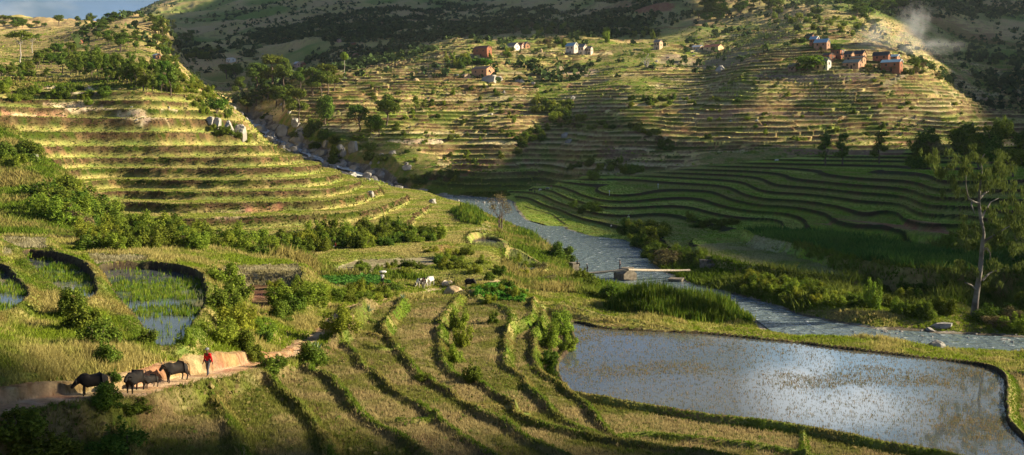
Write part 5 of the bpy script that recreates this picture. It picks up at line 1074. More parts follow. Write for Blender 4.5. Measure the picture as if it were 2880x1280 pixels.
def village():
    for a, wl, rf, lb, kw in [
     ((425,520,620,350,275,220),'red','dark','dark roofed brick house at the top of the village, behind two blue roofs',dict(foot=745)),
     ((500,600,700,455,322,270),'red','blue','narrow brick house with blue roof, left of the larger blue roofed one',dict(foot=722,trim=True)),
     ((590,780,890,512,382,316),'brown','blue','tall house with long blue roof and pale gable in the upper village',dict(foot=705)),
     ((890,1030,1135,668,520,495),'red','dark','flat roofed house with white posted balcony',dict(flat=True,veranda=True,foot=680)),
     ((1310,1380,1500,660,592,526),'orange','dark','dark roofed house half hidden behind the centre of the village',dict(foot=668)),
     ((1130,1240,1335,712,592,535),'orange','dark','brick house with dark gable roof beside the balcony house',dict(foot=655)),
     ((780,800,942,742,612,575),'red','brown','red brick house showing only its shaded gable',dict(foot=652,th=math.radians(60))),
     ((1250,1430,1545,782,665,626),'orange','dark','bright orange gabled house under a dark striped roof',dict(foot=640)),
     ((750,785,878,848,712,652),'white','grey','small whitewashed gable house among red brick ones',dict(foot=636,th=math.radians(55))),
     ((570,705,780,850,722,642),'yellow','teal','house with teal roof and sunny yellow gable next to the banana plants',dict(foot=628)),
     ((1175,1290,1442,852,748,688),'brown','teal','low brown house with teal roof in the front row',dict(foot=622)),
     ((165,178,292,880,812,752),'brown','grey','little grey shed left of the banana plants',dict(foot=622,gwin=0,th=math.radians(50))),
     ((1960,2015,2112,692,640,602),'orange','blue','small blue roofed house behind the right pair of houses',dict(foot=655,trim=True)),
     ((1665,1885,1962,742,616,551),'orange','dark','long brick house with slate coloured roof, right of the smoke',dict(foot=640,lwall='red')),
     ((1820,2085,2202,902,738,690),'red','blue','long two storey brick house with blue roof at the right front of the village',dict(foot=620,trim=True))]:
        house(*V3(a), wl, rf, lb, **kw)
    for a, wl, rf, lb, kw in [
     ((175,400,477,392,262,222),'red','rust','tall red brick farmhouse on the ridge above the long one',dict(foot=752)),
     ((145,395,517,726,592,542),'tan','brown','long tan brick house with brown roof above the terraces',dict(foot=668,lwin=3,lwall='orange')),
     ((0,20,118,728,695,672),'tan','straw','tiny straw roofed hut left of the long tan house',dict(foot=668,gwin=1,th=math.radians(60),door=False)),
     ((640,655,757,292,266,226),'white','grey','smallest white gable house at the left of the hamlet row',dict(foot=850,th=math.radians(60))),
     ((755,800,887,282,222,168),'white','grey','white steep gabled house in the hamlet row',dict(foot=850)),
     ((895,925,988,268,212,168),'pink','rust','pinkish narrow house in the hamlet row',dict(foot=850)),
     ((985,995,1072,262,206,158),'orange','grey','orange gabled house at the right of the hamlet row',dict(foot=845,th=math.radians(58))),
     ((1665,1795,1870,342,222,172),'cream','blue','cream coloured tall house with light blue roof',dict(foot=790,trim=True)),
     ((1865,1950,2024,357,242,192),'cream','grey','cream coloured house with grey roof next to the light blue one',dict(foot=783)),
     ((2024,2050,2092,357,262,228),'cream','grey','narrow cream annex at the right end of the cream houses',dict(foot=783,gwin=1))]:
        house(*V4(a), wl, rf, lb, **kw)
    V = lambda ox, oy, l: tuple(ox+v/2.726 for v in l[:3])+tuple(oy+v/2.726 for v in l[3:])
    for a, wl, rf, lb, kw in [
     (V(1440,0,(1087,1128,1160,379,322,303)),'tan','grey','solitary narrow tan house right of the grey fig tree',dict(foot=800)),
     (V(1440,0,(1385,1440,1472,386,360,347)),'yellow','white','low pale roofed house with blue doors',dict(foot=770,lwin=2)),
     (V(1440,0,(1472,1572,1632,386,360,338)),'yellow','rust','low long house with rusty roof beside the pale roofed one',dict(foot=765)),
     (V(0,0,(592,612,630,338,312,300)),'red','brown','small red house among trees high on the left slope',dict(gwin=1)),
     (V(0,0,(1175,1192,1218,457,424,413)),'orange','white','orange house at the end of the left spur',dict(gwin=1,foot=640)),
     (V(0,0,(1740,1760,1790,476,450,442)),'white','white','lone white house in the shaded valley behind',dict(gwin=1)),
     (V(720,0,(288,315,336,517,486,472)),'pink','white','pink house with pale roof seen between the pines',dict(gwin=1)),
     (V(720,0,(340,358,376,518,488,478)),'red','rust','small red house just right of the pink one behind the pines',dict(gwin=1)),
     (V(720,0,(738,765,784,448,422,408)),'red','rust','red house in the shade below the far wood, left of the dark thicket',dict(gwin=1)),
     (V(720,0,(1068,1095,1118,372,348,338)),'red','rust','red house in the shade at the lower edge of the far wood',dict(gwin=1)),
     (V(720,0,(718,745,765,352,334,325)),'red','brown','faint brown house high in the shaded valley',dict(gwin=0)),
     (V(720,0,(618,636,652,326,306,298)),'pink','brown','faint pink house, the highest of the shaded valley',dict(gwin=0))]:
        house(*a, wl, rf, lb, **kw)
village()
# ---------------------------------------------------------------- rocks
M_ROCK = mat_simple('granite', (.19,.175,.16), .85, two=(.40,.38,.35), scale=1.2, bump=.7, bscale=3); M_ROCKP = mat_simple('pale_granite', (.24,.215,.185), .85, two=(.42,.385,.34), scale=.9, bump=.7, bscale=3); M_STONE = mat_simple('old_masonry', (.12,.10,.075), .9, two=(.27,.23,.175), scale=1.8, bump=.8, bscale=5)
RK = []
for s in range(6):
    bm = bmesh.new(); bmesh.ops.create_icosphere(bm, subdivisions=4, radius=1); rr = np.random.RandomState(s+3)
    cuts = [(rr.normal(size=3), .48+.3*rr.rand()) for _ in range(16)]
    for v in bm.verts:
        p = np.array(v.co)
        for d,t in cuts:
            d = d/np.linalg.norm(d); k = p@d
            if k > t: p = p-d*(k-t)*.92
        p = p*(1+.16*float(fbm(p[0]*1.7+s*9,p[1]*1.7+p[2]*1.3,7,3))+.07*float(fbm(p[0]*6+s*9,p[1]*6+p[2]*5,8,3))); v.co = p
    me = bpy.data.meshes.new('boulder'); bm.to_mesh(me); bm.free(); me.materials.append(M_ROCKP if s%2 else M_ROCK); RK.append(me)
def rock(px, py, wpx, hpx, label, group=None, k=None, p=None, rs=random):
    p = p or hit(px, py); s = p.y/F; o = bpy.data.objects.new('boulder', RK[rs.randrange(6) if k is None else k]); COL.objects.link(o)
    o.location = (p.x, p.y+wpx*s*.25, p.z+hpx*s*.18); o.scale = (wpx*s*.56, wpx*s*.5, hpx*s*.60); o.rotation_euler = (rs.uniform(-.2,.2), rs.uniform(-.2,.2), rs.random()*.8-.4); return tag(o, label, 'boulder', group)
for x,y,w_,h,k,lb in [(745,342,40,38,1,'rounded brown boulder at the lip of the waterfall'),(730,372,42,34,3,'reddish boulder left of the waterfall'),(792,385,40,46,5,'pale boulder just right of the waterfall'),(838,398,58,56,1,'largest pale boulder right of the waterfall'),
 (608,365,30,46,5,'upright pale rock left in the row at the end of the top terrace'),(640,372,36,52,1,'tall pale rock in the row at the end of the top terrace'),(672,380,44,52,3,'largest rock in the row at the end of the top terrace'),(590,350,28,30,5,'small pale rock at the end of the top terrace'),
 (855,432,26,26,0,'dark boulder beside the foaming water'),(883,428,34,26,1,'light boulder below the waterfall'),(905,440,44,30,2,'wide boulder in the middle of the cascade'),(938,434,42,32,4,'large grey boulder right of the cascade'),(965,436,26,30,1,'pale boulder near the shaded bank'),(995,428,30,50,2,'steep dark rock on the shaded bank'),(915,415,20,28,5,'pointed pale rock above the cascade'),
 (1002,482,26,16,1,'pale round boulder left of the pair below the cascade'),(1040,496,46,30,3,'flat pale boulders below the cascade'),(1073,500,34,28,1,'bright boulder at the lower end of the cascade'),(1215,572,26,20,3,'light boulder on the river bank near the bend'),
 (1590,388,30,26,0,'large round boulder on the dark terraces'),(1602,402,22,16,2,'smaller boulder below the large one on the dark terraces'),(2028,198,36,22,1,'big pale boulder on the shaded slope left of the village'),(1378,232,54,30,5,'granite outcrop beside the long tan house'),(1402,226,30,20,3,'granite slab right of the long tan house'),(1466,232,22,16,1,'pale boulder in the bushes right of the long house'),
 (1612,278,30,12,1,'flat white rock on the sunny terraces'),(1455,230,16,14,5,'white stone on the sunny terraces'),(2565,834,36,18,1,'pale flat boulder on the right bank'),(2640,978,56,30,0,'rounded boulder in the lower river at the grassy bank'),(2608,972,30,20,2,'dark boulder touching the rounded one in the lower river'),(2830,982,80,40,0,'large dark boulder at the right edge of the river'),(2766,980,26,12,2,'small dark rock in the lower river'),
 (2620,932,30,12,4,'dark rock near the far bank of the lower river'),(2660,925,60,22,2,'long dark rock at the far bank under the eucalyptus'),(1712,738,22,10,2,'dark rock in the river above the bridge'),(1682,750,8,5,4,'tiny dark rock left in the river above the bridge'),(1800,733,10,5,4,'tiny dark rock right in the river above the bridge'),(1725,782,16,7,4,'rock beside the bridge pier'),(1742,792,10,8,2,'dark stone at the foot of the pier'),(1732,812,14,12,0,'dark wet rocks at the reeds'),(1915,798,14,6,4,'rock downstream of the stone slab'),(1924,803,16,6,2,'second rock downstream of the stone slab'),(1040,548,26,20,3,'pale stone on a lit terrace edge') ,(95,452,26,26,5,'pale rock among bushes at the left end of a terrace'),(1000,645,14,10,1,'grey stone at the base of the lowest terrace')]: rock(x,y,w_,h,lb,k=k)
rg = random.Random(4)
for i in range(160):
    t = rg.random(); q = CASC[int(t*(len(CASC)-1))]; a = rg.random()*6.28; d = rg.uniform(2,18); x, y = q[0]+math.cos(a)*d*1.2, q[1]+math.sin(a)*d*.5
    z = float(hgrid(x,y)); w_ = 10+26*rg.random()**1.6; rock(0,0,w_,w_*rg.uniform(.6,.95),'grey boulder heaped along the cascade','boulders of the cascade',p=Vector((x,y,z)),rs=rg)
for i in range(26): 
    x = rg.uniform(1195,1440); y = rg.uniform(552,572); p = Vector(PZ(x,y,0)); w_ = rg.uniform(4,11); rock(0,0,w_,w_*.5,'small rock in the shallow rapids at the river bend','rocks in the rapids',p=p,rs=rg)
for i in range(22):
    x = rg.uniform(2400,2880); y = rg.uniform(925,975); p = Vector(PZ(x,y,0)); w_ = rg.uniform(6,14); rock(0,0,w_,w_*.4,'small stone breaking the surface of the lower river','stones in the lower river',p=p,rs=rg)
for i in range(16):
    x = rg.uniform(1500,1570); y = 655+ (x-1480)*.65+rg.uniform(4,16); rock(x,y,rg.uniform(5,11),5,'pale stone of the shingle left of the river','shingle stones',rs=rg)
for i in range(24):
    x, y = rg.choice([(1345,205),(1480,250),(1420,330),(1100,300),(1900,180),(2100,340),(1960,150),(480,170),(420,320),(760,150)]); x += rg.uniform(-70,70); y += rg.uniform(-18,18); rock(x,y,rg.uniform(7,16),rg.uniform(5,10),'grey stone lying loose on the terraced hillside','loose stones on the hillside',rs=rg)
# ---------------------------------------------------------------- the footbridge and its masonry
def logbridge():
    r = empty('log_bridge', Vector(PZ(1762,760,1.7))); o = np.array(r.location)
    M_LOG = mat_simple('pale_log', (.36,.29,.21), .8, two=(.54,.46,.35), scale=3, bump=.5)
    A = PZ(1618,771,1.0); B = PZ(1766,758,2.1); C_ = PZ(1766,759,2.1); D = PZ(1940,760,1.2)
    rs = np.random.RandomState(2)
    for (a,b,n) in ((A,B,3),(C_,D,3)):
        for k in range(n):
            off = np.array([0,(k-1)*.26,.02*k]); pts = [a+(b-a)*t+off+np.array([0,rs.normal()*.04,-.10*math.sin(t*math.pi)+rs.normal()*.02])-o for t in np.linspace(0,1,9)]
            V, Fq = tube(pts, np.linspace(.18,.13,9)*(1+.1*rs.rand(9)), 8); mesh_np('log', V, Fq, M_LOG, r, True)
    V, Fq = tube([C_+np.array([0,-.5,.15])-o, C_+np.array([0,.5,.15])-o],[.13,.13],8); mesh_np('cross_log', V, Fq, M_LOG, r, True)
    tag(r, 'long pale log footbridge crossing the river', 'footbridge')
logbridge()
def pier():
    p = PZ(1768,792,-.3); s = p[1]/F; r = empty('bridge_pier', p, math.radians(-8)); bm = bmesh.new(); W = 24*s; H_ = 34*s
    prism(bm, [(-W*.9,-.5),(W*.9,-.5),(W*.95,H_*.62),(W*.5,H_*.86),(0,H_),(-W*.5,H_*.86),(-W*.95,H_*.62)], 0, 3.0)
    o = obj('masonry', bm, M_STONE, r); o.rotation_euler = (0,0,math.radians(38)); o.location = (.3,.0,0)
    r2 = boxo('cap_stone', (-.2,1.6,H_+.02), (2.2,1.4,.25), M_STONE, r, bev=.05); tag(r, 'stone pier with pointed upstream face carrying the log bridge', 'pier')
pier()
def block(px, py, w_, h, d, lb, rz, name='stone_block', sink=.5):
    p = hit(px, py) if name != 'stone_slab' else Vector(PZ(px,py,0)); s = p.y/F; r = empty(name, p, rz); bm = bmesh.new(); box(bm, (0,d*s/2,h*s/2-sink/2), (w_*s, d*s, h*s+sink), 0, .07)
    bmesh.ops.subdivide_edges(bm, edges=bm.edges, cuts=2); 
    for v in bm.verts: v.co += Vector((random.gauss(0,.03),random.gauss(0,.03),random.gauss(0,.03)))
    obj('masonry', bm, M_STONE, r); boxo('cap', (0,d*s/2,h*s+.05), (w_*s+.15,d*s+.15,.12), M_STONE, r, bev=.03); return tag(r, lb, 'stone block')
block(1620,766,22,25,20,'square stone abutment on which someone sits, left of the bridge',.5)
block(1898,793,38,6,40,'flat stone slab lying in the water near the right end of the bridge',-.35,'stone_slab')
block(1992,754,24,20,22,'rough stone block on the right bank above the bridge',.6); block(2004,757,20,12,14,'low step stone leaning on the rough block',.6)
# ---------------------------------------------------------------- straw piles, stakes, walls of fresh earth
M_STRAWP = mat_simple('straw_pile', (.34,.24,.13), .95, two=(.50,.38,.22), scale=5, bump=.8, bscale=12)
def mound(px, py, w_, h, lb, m=M_STRAWP):
    p = hit(px, py); s = p.y/F; bm = bmesh.new(); bmesh.ops.create_icosphere(bm, subdivisions=4, radius=1)
    for v in bm.verts: v.co *= 1+.16*float(fbm(v.co.x*2+px,v.co.y*2+v.co.z,5,3))
    o = obj('straw_pile', bm, m, None, True); o.location = p; o.scale = (w_*s*.5,w_*s*.5,h*s); return tag(o, lb, 'straw pile')
mound(1275,826,54,24,'brown straw heap beside the white and brown cow'); mound(1211,218,16,7,'straw pile left of the pair near the tan house'); mound(1222,214,10,5,'smallest straw pile near the tan house'); mound(1170,228,18,8,'low straw pile on the sunny terrace'); mound(1522,146,8,9,'pointed hay stack between the white and cream houses')
for x,y,lb in [(1851,530,'white stake standing in the upper curved field'),(1714,551,'white stake standing in the lower curved field')]:
    p = hit(x,y); r = empty('field_stake', p); mesh_np('post', *tube([(0,0,-.3),(0,0,1.6)],[.07,.06],6), M_TRIM, r); boxo('flag', (0,0,1.5), (.35,.06,.5), M_TRIM, r); tag(r, lb, 'stake')
# ---------------------------------------------------------------- smoke
def smoke():
    m = bpy.data.materials.new('wood_smoke'); t, N, L = nt(m); o = N.new('ShaderNodeOutputMaterial'); v = N.new('ShaderNodeVolumePrincipled'); v.inputs['Color'].default_value = (.9,.92,.95,1); v.inputs['Anisotropy'].default_value = .2
    g = N.new('ShaderNodeTexCoord'); n = N.new('ShaderNodeTexNoise'); n.inputs['Scale'].default_value = 2.2; n.inputs['Detail'].default_value = 4; L.new(g.outputs['Object'], n.inputs['Vector'])
    ln = N.new('ShaderNodeVectorMath'); ln.operation = 'LENGTH'; L.new(g.outputs['Object'], ln.inputs[0]); mr = N.new('ShaderNodeMapRange'); mr.inputs['From Min'].default_value = 1; mr.inputs['From Max'].default_value = .2; mr.inputs['To Min'].default_value = 0; mr.inputs['To Max'].default_value = 1; L.new(ln.outputs['Value'], mr.inputs['Value'])
    r = N.new('ShaderNodeMapRange'); r.inputs['From Min'].default_value = .40; r.inputs['From Max'].default_value = .78; L.new(n.outputs['Fac'], r.inputs['Value']); mu = N.new('ShaderNodeMath'); mu.operation = 'MULTIPLY'; L.new(mr.outputs[0], mu.inputs[0]); L.new(r.outputs[0], mu.inputs[1]); m2 = N.new('ShaderNodeMath'); m2.operation = 'MULTIPLY'; m2.inputs[1].default_value = .085; L.new(mu.outputs[0], m2.inputs[0]); L.new(m2.outputs[0], v.inputs['Density']); L.new(v.outputs[0], o.inputs['Volume'])
    for x,y,Y,rx,rz in ((2440,114,672,11,12),(2470,90,676,11,13),(2515,116,680,24,8),(2556,92,690,14,19),(2578,58,694,12,15),(2600,130,690,34,8)):
        p = PY(x,y,Y); bm = bmesh.new(); bmesh.ops.create_icosphere(bm, subdivisions=3, radius=1); q = obj('smoke', bm, m); q.location = p; q.scale = (rx,9,rz); tag(q, kind='stuff')
smoke()
# ---------------------------------------------------------------- people and cattle
def skin(name, nodes, edges, mat, parent=None, sub=2, root=0):
    """nodes: (x,y,z,rx,ry)"""
    me = bpy.data.meshes.new(name); me.from_pydata([n[:3] for n in nodes], edges, []); o = bpy.data.objects.new(name, me); COL.objects.link(o)
    s = o.modifiers.new('skin','SKIN'); s.use_smooth_shade = True
    if not me.skin_vertices: 
        bpy.context.view_layer.objects.active = o
    for i,n in enumerate(nodes): me.skin_vertices[0].data[i].radius = (n[3], n[4] if len(n)>4 else n[3])
    me.skin_vertices[0].data[root].use_root = True
    b = o.modifiers.new('sub','SUBSURF'); b.levels = sub; b.render_levels = sub; me.materials.append(mat)
    if parent: o.parent = parent
    return o
def flatm(n, c, r=.8): return mat_simple(n, c, r, spec=.2)
M_SKIN = flatm('dark_skin', (.11,.055,.035), .6); M_HAIR = flatm('black_hair', (.012,.010,.009)); CL = {}
def cloth(c):
    if c not in CL: CL[c] = mat_simple('cloth', c, .85, two=tuple(v*.75 for v in c), scale=9, spec=.1, bump=.3, bscale=20)
    return CL[c]
def person(p, yaw, label, top, bottom, H_=1.7, step=.0, arms=None, hat=None, sit=False, bend=0, short=False, skirt=None, hood=False):
    r = empty('person', p, yaw); k = H_/1.7; S = lambda L_: [tuple(v*k for v in n) for n in L_]
    # the figure faces -y; z up
    st = step
    hip, kn, an = .93, .50, .09
    if sit:
        hip = .55; legs = {s:[(s*.10,0,hip),(s*.13,-.44,hip+.02),(s*.13,-.46,.12),(s*.13,-.60,.07)] for s in (-1,1)}
    else:
        legs = {s:[(s*.10,0,hip),(s*.11,-.05-s*st*.5,kn),(s*.11,.02-s*st,an),(s*.12,-.14-s*st,.05)] for s in (-1,1)}
    b = bend; sp = [(0,0,hip+.05),(0,-.10*b,hip+.28),(0,-.35*b,hip+.47-.08*b),(0,-.45*b,hip+.58-.12*b),(0,-.52*b-.02,hip+.72-.16*b)]
    sh = sp[2]
    am = arms or {s:[(s*.20,sh[1],sh[2]),(s*.26,sh[1]+.04,sh[2]-.27),(s*.25,sh[1]-.05,sh[2]-.51)] for s in (-1,1)}
    if arms: am = {s:[(s*.20,sh[1],sh[2])]+[(a[0]*s,a[1]+sh[1],a[2]+sh[2]) for a in arms[s]] for s in (-1,1)}
    nodes = [(*sp[0],.14,.11),(*sp[1],.12,.10),(*sp[2],.15,.10),(*sp[3],.055,.055),(sp[4][0],sp[4][1],sp[4][2]-.03,.075,.085),(sp[4][0],sp[4][1]-.01,sp[4][2]+.07,.085,.10)]; E = [(0,1),(1,2),(2,3),(3,4),(4,5)]
    def chain(start, pts, rad): 
        j = start
        for q,rr in zip(pts,rad): nodes.append((*q,rr,rr)); E.append((j,len(nodes)-1)); j = len(nodes)-1
        return j
    for s in (-1,1):
        chain(0, legs[s], (.085,.058,.04,.035)); j = chain(2, am[s], (.06,.042,.03)); w_ = np.array(am[s][-1]); d = w_-np.array(am[s][-2]); d /= np.linalg.norm(d); side = np.array([0,1,0.])
        hnd = w_+d*.07; j = chain(j, [tuple(hnd)], (.032,))
        for f in range(4): q = hnd+side*(f-1.5)*.02+d*.03; chain(j, [tuple(q), tuple(q+d*(.05-.006*abs(f-1.3))+np.array([0,0,-.008]))], (.009,.007))
        q = hnd-side*.035; chain(j, [tuple(q), tuple(q+d*.03-side*.012)], (.010,.008))
    skin('body', S(nodes), E, M_SKIN, r)
    # face
    hx, hy_, hz = sp[4]; bm = bmesh.new(); 
    for s in (-1,1): bmesh.ops.create_icosphere(bm, subdivisions=1, radius=.012*k, matrix=Matrix.Translation(Vector((s*.03,hy_-.10,hz+.05))*k))
    obj('eyes', bm, flatm('eye',(.6,.6,.6)), r)
    bm = bmesh.new(); bmesh.ops.create_cone(bm, segments=6, radius1=.016*k, radius2=.004*k, depth=.035*k, matrix=Matrix.Translation(Vector((0,hy_-.115,hz+.015))*k)); obj('nose', bm, M_SKIN, r)
    bm = bmesh.new(); bmesh.ops.create_icosphere(bm, subdivisions=3, radius=.102*k, matrix=Matrix.Translation(Vector((hx,hy_+.015,hz+.075))*k) @ Matrix.Diagonal((.92,1.05,.95,1)))
    for v in list(bm.verts):
        if v.co.z < (hz+.055)*k and v.co.y < (hy_+.02)*k: bm.verts.remove(v)
    obj('hair', bm, M_HAIR, r, True)
    if top:
        n2 = [(*sp[0],.165,.135),(*sp[1],.15,.125),(*sp[2],.175,.125),(*sp[3],.075,.07)]; E2 = [(0,1),(1,2),(2,3)]
        for s in (-1,1):
            pts = am[s] if not short else am[s][:2]; j = 2
            for q,rr in zip(pts,(.085,.065,.05)): n2.append((*q,rr,rr)); E2.append((j,len(n2)-1)); j = len(n2)-1
        n2[0] = (sp[0][0],sp[0][1],sp[0][2]-.08,.165,.135)
        skin('shirt' if short else 'jacket', S(n2), E2, cloth(top), r)
    if bottom:
        n3 = [(*sp[0],.155,.125)]; E3 = []
        for s in (-1,1):
            j = 0; pts = legs[s][:3] if not short else legs[s][:2]
            for q,rr in zip(pts,(.105,.08,.06)): n3.append((*q,rr,rr)); E3.append((j,len(n3)-1)); j = len(n3)-1
        skin('shorts' if short else 'trousers', S(n3), E3, cloth(bottom), r)
    if skirt: 
        bm = bmesh.new(); bmesh.ops.create_cone(bm, segments=16, radius1=.30*k, radius2=.15*k, depth=.62*k, matrix=Matrix.Translation((0,0,.68*k))); obj('skirt', bm, cloth(skirt), r, True)
    if hat:
        bm = bmesh.new(); M = Matrix.Translation(Vector((hx,hy_,hz+.12))*k); bmesh.ops.create_uvsphere(bm, u_segments=14, v_segments=8, radius=.115*k, matrix=M @ Matrix.Diagonal((1,1.1,.75,1))); bmesh.ops.create_cone(bm, segments=14, radius1=.15*k, radius2=.13*k, depth=.02*k, cap_ends=True, matrix=M @ Matrix.Translation((0,-.04*k,-.01*k))); obj('cap', bm, cloth(hat), r, True)
    return tag(r, label, 'person')
def cow(p, yaw, label, H_=1.25, coat='black', pose='stand', name='zebu_cow', horns=True, lying=False, calf=False):
    r = empty(name, p, yaw); k = H_/1.25          # the animal faces -y
    if coat not in COATS: COATS[coat] = coatmat(coat)
    m = COATS[coat]; z = 1.0
    hd = {'stand':(0,-1.02,1.06),'graze':(0,-1.12,.40),'low':(0,-1.12,.74)}[pose]; nk = {'stand':(0,-.80,1.04),'graze':(0,-.86,.80),'low':(0,-.86,.96)}[pose]
    mz = (0,hd[1]-.24,hd[2]-.22) if pose!='graze' else (0,hd[1]-.08,hd[2]-.30)
    nodes = [(0,.10,.80,.36,.37),(0,-.32,.82,.34,.38),(0,-.58,.88,.27,.34),(*nk,.16,.23),(*hd,.115,.14),(*mz,.08,.09),(0,.46,.86,.33,.33),(0,.68,.88,.26,.29),(0,.88,.88,.13,.17)]; E = [(0,1),(1,2),(2,3),(3,4),(4,5),(0,6),(6,7),(7,8)]
    def chain(j, pts, rad):
        for q,rr in zip(pts,rad): nodes.append((*q,rr,rr)); E.append((j,len(nodes)-1)); j = len(nodes)-1
    if lying:
        for s in (-1,1): chain(2, [(s*.2,-.62,.62),(s*.24,-.88,.5),(s*.2,-.6,.46)], (.12,.07,.05)); chain(7, [(s*.26,.6,.66),(s*.34,.35,.5),(s*.3,.7,.46)], (.15,.08,.05))
    else:
        for s,f in ((-1,.06),(1,-.06)):
            chain(2, [(s*.17,-.56,.66),(s*.17,-.58+f,.40),(s*.17,-.56+f,.12),(s*.17,-.60+f,.03)], (.12,.062,.042,.055))
            chain(7, [(s*.17,.66,.72),(s*.18,.58-f,.56),(s*.18,.76-f,.38),(s*.18,.72-f,.12),(s*.18,.68-f,.03)], (.17,.11,.058,.042,.055))
    nodes.append((0,-.50,1.27,.11,.15)); E.append((2,len(nodes)-1))          # hump
    o = skin('body', [(n[0]*k,n[1]*k,n[2]*k,n[3]*k,n[4]*k) for n in nodes], E, m, r)
    for s in (-1,1):
        b = np.array(hd)+np.array([s*.09,.06,.08])
        if horns: V, Fq = tube([b*k,(b+np.array([s*.10,.0,.10]))*k,(b+np.array([s*.14,-.05,.24]))*k,(b+np.array([s*.08,-.09,.34]))*k],[.032*k,.026*k,.018*k,.005*k],7); mesh_np('horn', V, Fq, M_HORN, r, True)
        e = np.array(hd)+np.array([s*.11,.04,.03]); V, Fq = tube([e*k,(e+np.array([s*.10,.02,.0]))*k,(e+np.array([s*.20,.03,-.04]))*k],[.02*k,.05*k,.008*k],6); mesh_np('ear', V, Fq, m, r, True)
    V, Fq = tube([np.array([0,.90,.98])*k,np.array([0,1.05,.88])*k,np.array([0,1.08,.5])*k,np.array([.02,1.08,.3])*k],[.035*k,.022*k,.018*k,.04*k],6); mesh_np('tail', V, Fq, m, r, True)
    r.scale = (1,.86,1)
    if lying: r.location.z -= .42*k
    return tag(r, label, 'calf' if calf else 'cow')
M_HORN = flatm('horn', (.10,.09,.07)); COATS = {}
def coatmat(c):
    A, B, sc, po = {'black':((.006,.005,.005),(.018,.013,.010),3,.5),'white':((.60,.56,.50),(.72,.68,.62),2,.5),'pied':((.03,.026,.024),(.62,.58,.52),1.6,.46),'brown':((.50,.40,.30),(.66,.58,.48),2,.5)}[c]
    m = mat_simple('hide_'+c, A, .8, two=B, scale=sc, bump=.2, bscale=30); 
    if c == 'pied':
        for n in m.node_tree.nodes:
            if n.type == 'VALTORGB': n.color_ramp.elements[0].position = .47; n.color_ramp.elements[1].position = .50
    return m
def at(px, py, dz=0): h = hit(px, py); h.z += dz; return h
D = math.radians
def onpath(px, py):
    u = (px-CX)/F; best = min(((abs(a+(b-a)*0-0),0) for a,b in [(0,0)]))
    for i in range(len(PATH)-1):
        a, b = PATH[i], PATH[i+1]
        for k in range(40):
            q = a+(b-a)*k/40
            if q[0]/q[1] >= u: return Vector((q[0], q[1], float(hgrid(q[0],q[1]))))
W1 = onpath(585,1060)
person(W1, D(-150+180-52), 'person in a red jacket and grey cap walking along the sandy path', (.62,.016,.022), (.10,.10,.12), 1.72, .20, arms={-1:[(.25,.05,-.26),(.30,-.03,-.50)],1:[(.25,.06,-.26),(.29,.10,-.50)]}, hat=(.25,.25,.27), bend=.12)
cow(onpath(262,0), D(-60), 'horned black cow at the left, head lowered behind a leafy bush', 1.22, 'black', 'low')
cow(onpath(372,0)+Vector((.15,-.15,0)), D(-8), 'black cow facing the viewer, second from the left on the path', 1.24, 'black', 'stand', horns=False)
cow(onpath(424,0)+Vector((0,-.1,0)), D(-28), 'small dark calf between the two adult black cows', .80, 'black', 'stand', 'zebu_calf', horns=False, calf=True)
cow(onpath(478,0)+Vector((.2,.35,0)), D(-40), 'black cow nearest to the person in red, standing sideways', 1.24, 'black', 'stand')
b = person(at(1075,802), D(10), 'person in a white shirt carrying a white bundle on the head', (.72,.70,.68), (.02,.02,.025), 1.6, .08, arms={-1:[(.30,-.02,.12),(.16,-.02,.42)],1:[(.25,.05,-.26),(.29,0,-.48)]}, short=True)
bm = bmesh.new(); bmesh.ops.create_icosphere(bm, subdivisions=3, radius=.42); 
for v in bm.verts: v.co.z *= .45; v.co.x *= 1.25; v.co *= 1+.1*math.sin(v.co.x*9)*math.cos(v.co.y*8)
o = obj('bundle', bm, cloth((.74,.72,.66)), None, True); o.location = at(1075,802)+Vector((.1,0,1.6+.17)); tag(o, 'white cloth bundle carried on a head beside the cabbage beds', 'bundle')
person(at(1190,815), D(15), 'herder standing in front of the grazing white cow', (.09,.07,.06), (.36,.32,.28), 1.65, .05, bend=.1)
cow(at(1183,811)+Vector((.1,.9,0)), D(-55), 'white cow with dark patches grazing behind the herder', 1.3, 'pied', 'graze', horns=False)
cow(at(1195,808)+Vector((.6,1.8,0)), D(-20), 'whitish cow directly behind the herder', 1.3, 'white', 'stand')
cow(at(1257,806), D(70), 'white and brown cow resting beside the brown straw heap', 1.3, 'brown', 'low', lying=True)
cow(at(1322,811), D(55), 'black cow with white face grazing at the green patch', 1.35, 'black', 'graze', horns=False)
person(Vector(PZ(1624,742,2.0))+Vector((0,.4,-.5)), D(70), 'person in dark clothes seated on the square stone abutment', (.02,.02,.025), (.02,.02,.02), 1.6, sit=True)
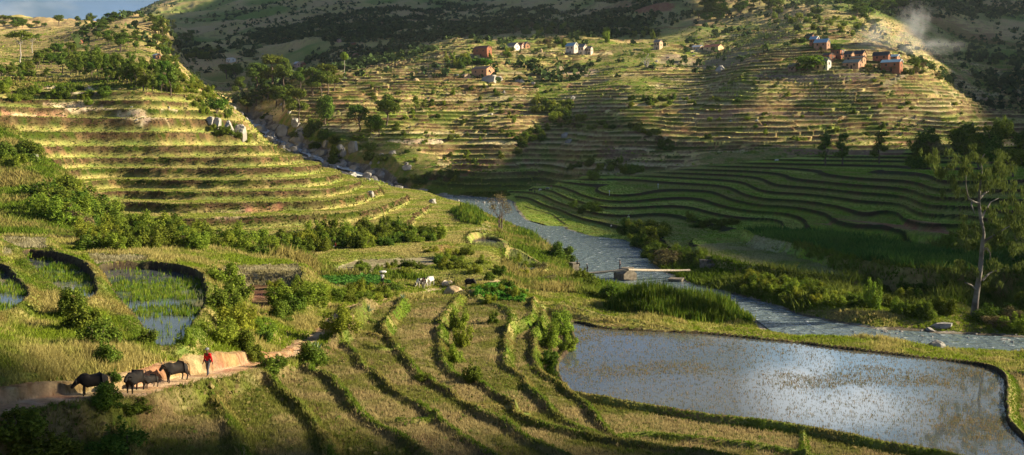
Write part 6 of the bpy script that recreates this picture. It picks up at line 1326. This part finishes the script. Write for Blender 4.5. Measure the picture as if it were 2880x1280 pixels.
person(Vector(PZ(1652,768,1.22)), D(-90), 'person in black with a white cap walking at the left of the bridge', (.015,.015,.02), (.02,.02,.025), 1.62, .12, hat=(.6,.6,.6), bend=.2)
person(Vector(PZ(1744,759,2.1)), D(-100), 'person with a pale shirt standing on the bridge above the pier', (.20,.15,.14), (.05,.06,.09), 1.68, .04, bend=.1)
person(at(1768,621), D(0), 'woman in a red skirt and white scarf on the field edge', (.6,.58,.55), None, 1.6, skirt=(.45,.03,.04), hat=(.7,.7,.7))
person(at(1851,648), D(20), 'person in brown clothes standing above the river bushes', (.10,.05,.04), (.05,.03,.03), 1.7)
person(at(1719,642), D(30), 'person in a white shirt crouching by the water', (.62,.6,.58), (.03,.03,.03), 1.5, sit=True)
person(at(1504,544), D(10), 'person herding the small cattle group at the field tip', (.05,.05,.06), (.05,.05,.05), 1.6)
person(at(1551,531), D(-30), 'person in red and white at the right of the small cattle group', (.5,.10,.10), (.5,.5,.5), 1.6, bend=.4)
person(at(943,700), D(-60), 'person in a red cloak crouching on the bushy bank', (.38,.05,.03), (.4,.38,.36), 1.5, sit=True)
cow(at(1492,540), D(60), 'dark cow at the left of the small cattle group', 1.25, 'black', 'low', horns=False)
cow(at(1520,537), D(-60), 'white cow in the middle of the small cattle group', 1.1, 'white', 'graze', horns=False)
cow(at(1539,534), D(70), 'pied cow at the right of the small cattle group', 1.2, 'pied', 'low', horns=False)
cow(at(1822,684), D(60), 'pied cow resting in the bushes by the river', 1.25, 'pied', 'low', lying=True)
cow(at(2184,453), D(80), 'white cow resting on the far dark field', 1.2, 'white', 'low', lying=True)

def haze():
    m = bpy.data.materials.new('thin_haze'); t, N, L = nt(m); o = N.new('ShaderNodeOutputMaterial'); v = N.new('ShaderNodeVolumePrincipled'); v.inputs['Color'].default_value = (.80,.90,1,1); v.inputs['Density'].default_value = HAZE; v.inputs['Anisotropy'].default_value = .3; L.new(v.outputs[0], o.inputs['Volume'])
    z0, z1 = float(H.min())-1, float(H.max())+6; o = boxo('haze', (0,2380,(z0+z1)/2), (12400,4900,z1-z0), m); tag(o, kind='stuff'); print('haze', z0, z1)
HAZE = .00003
haze()
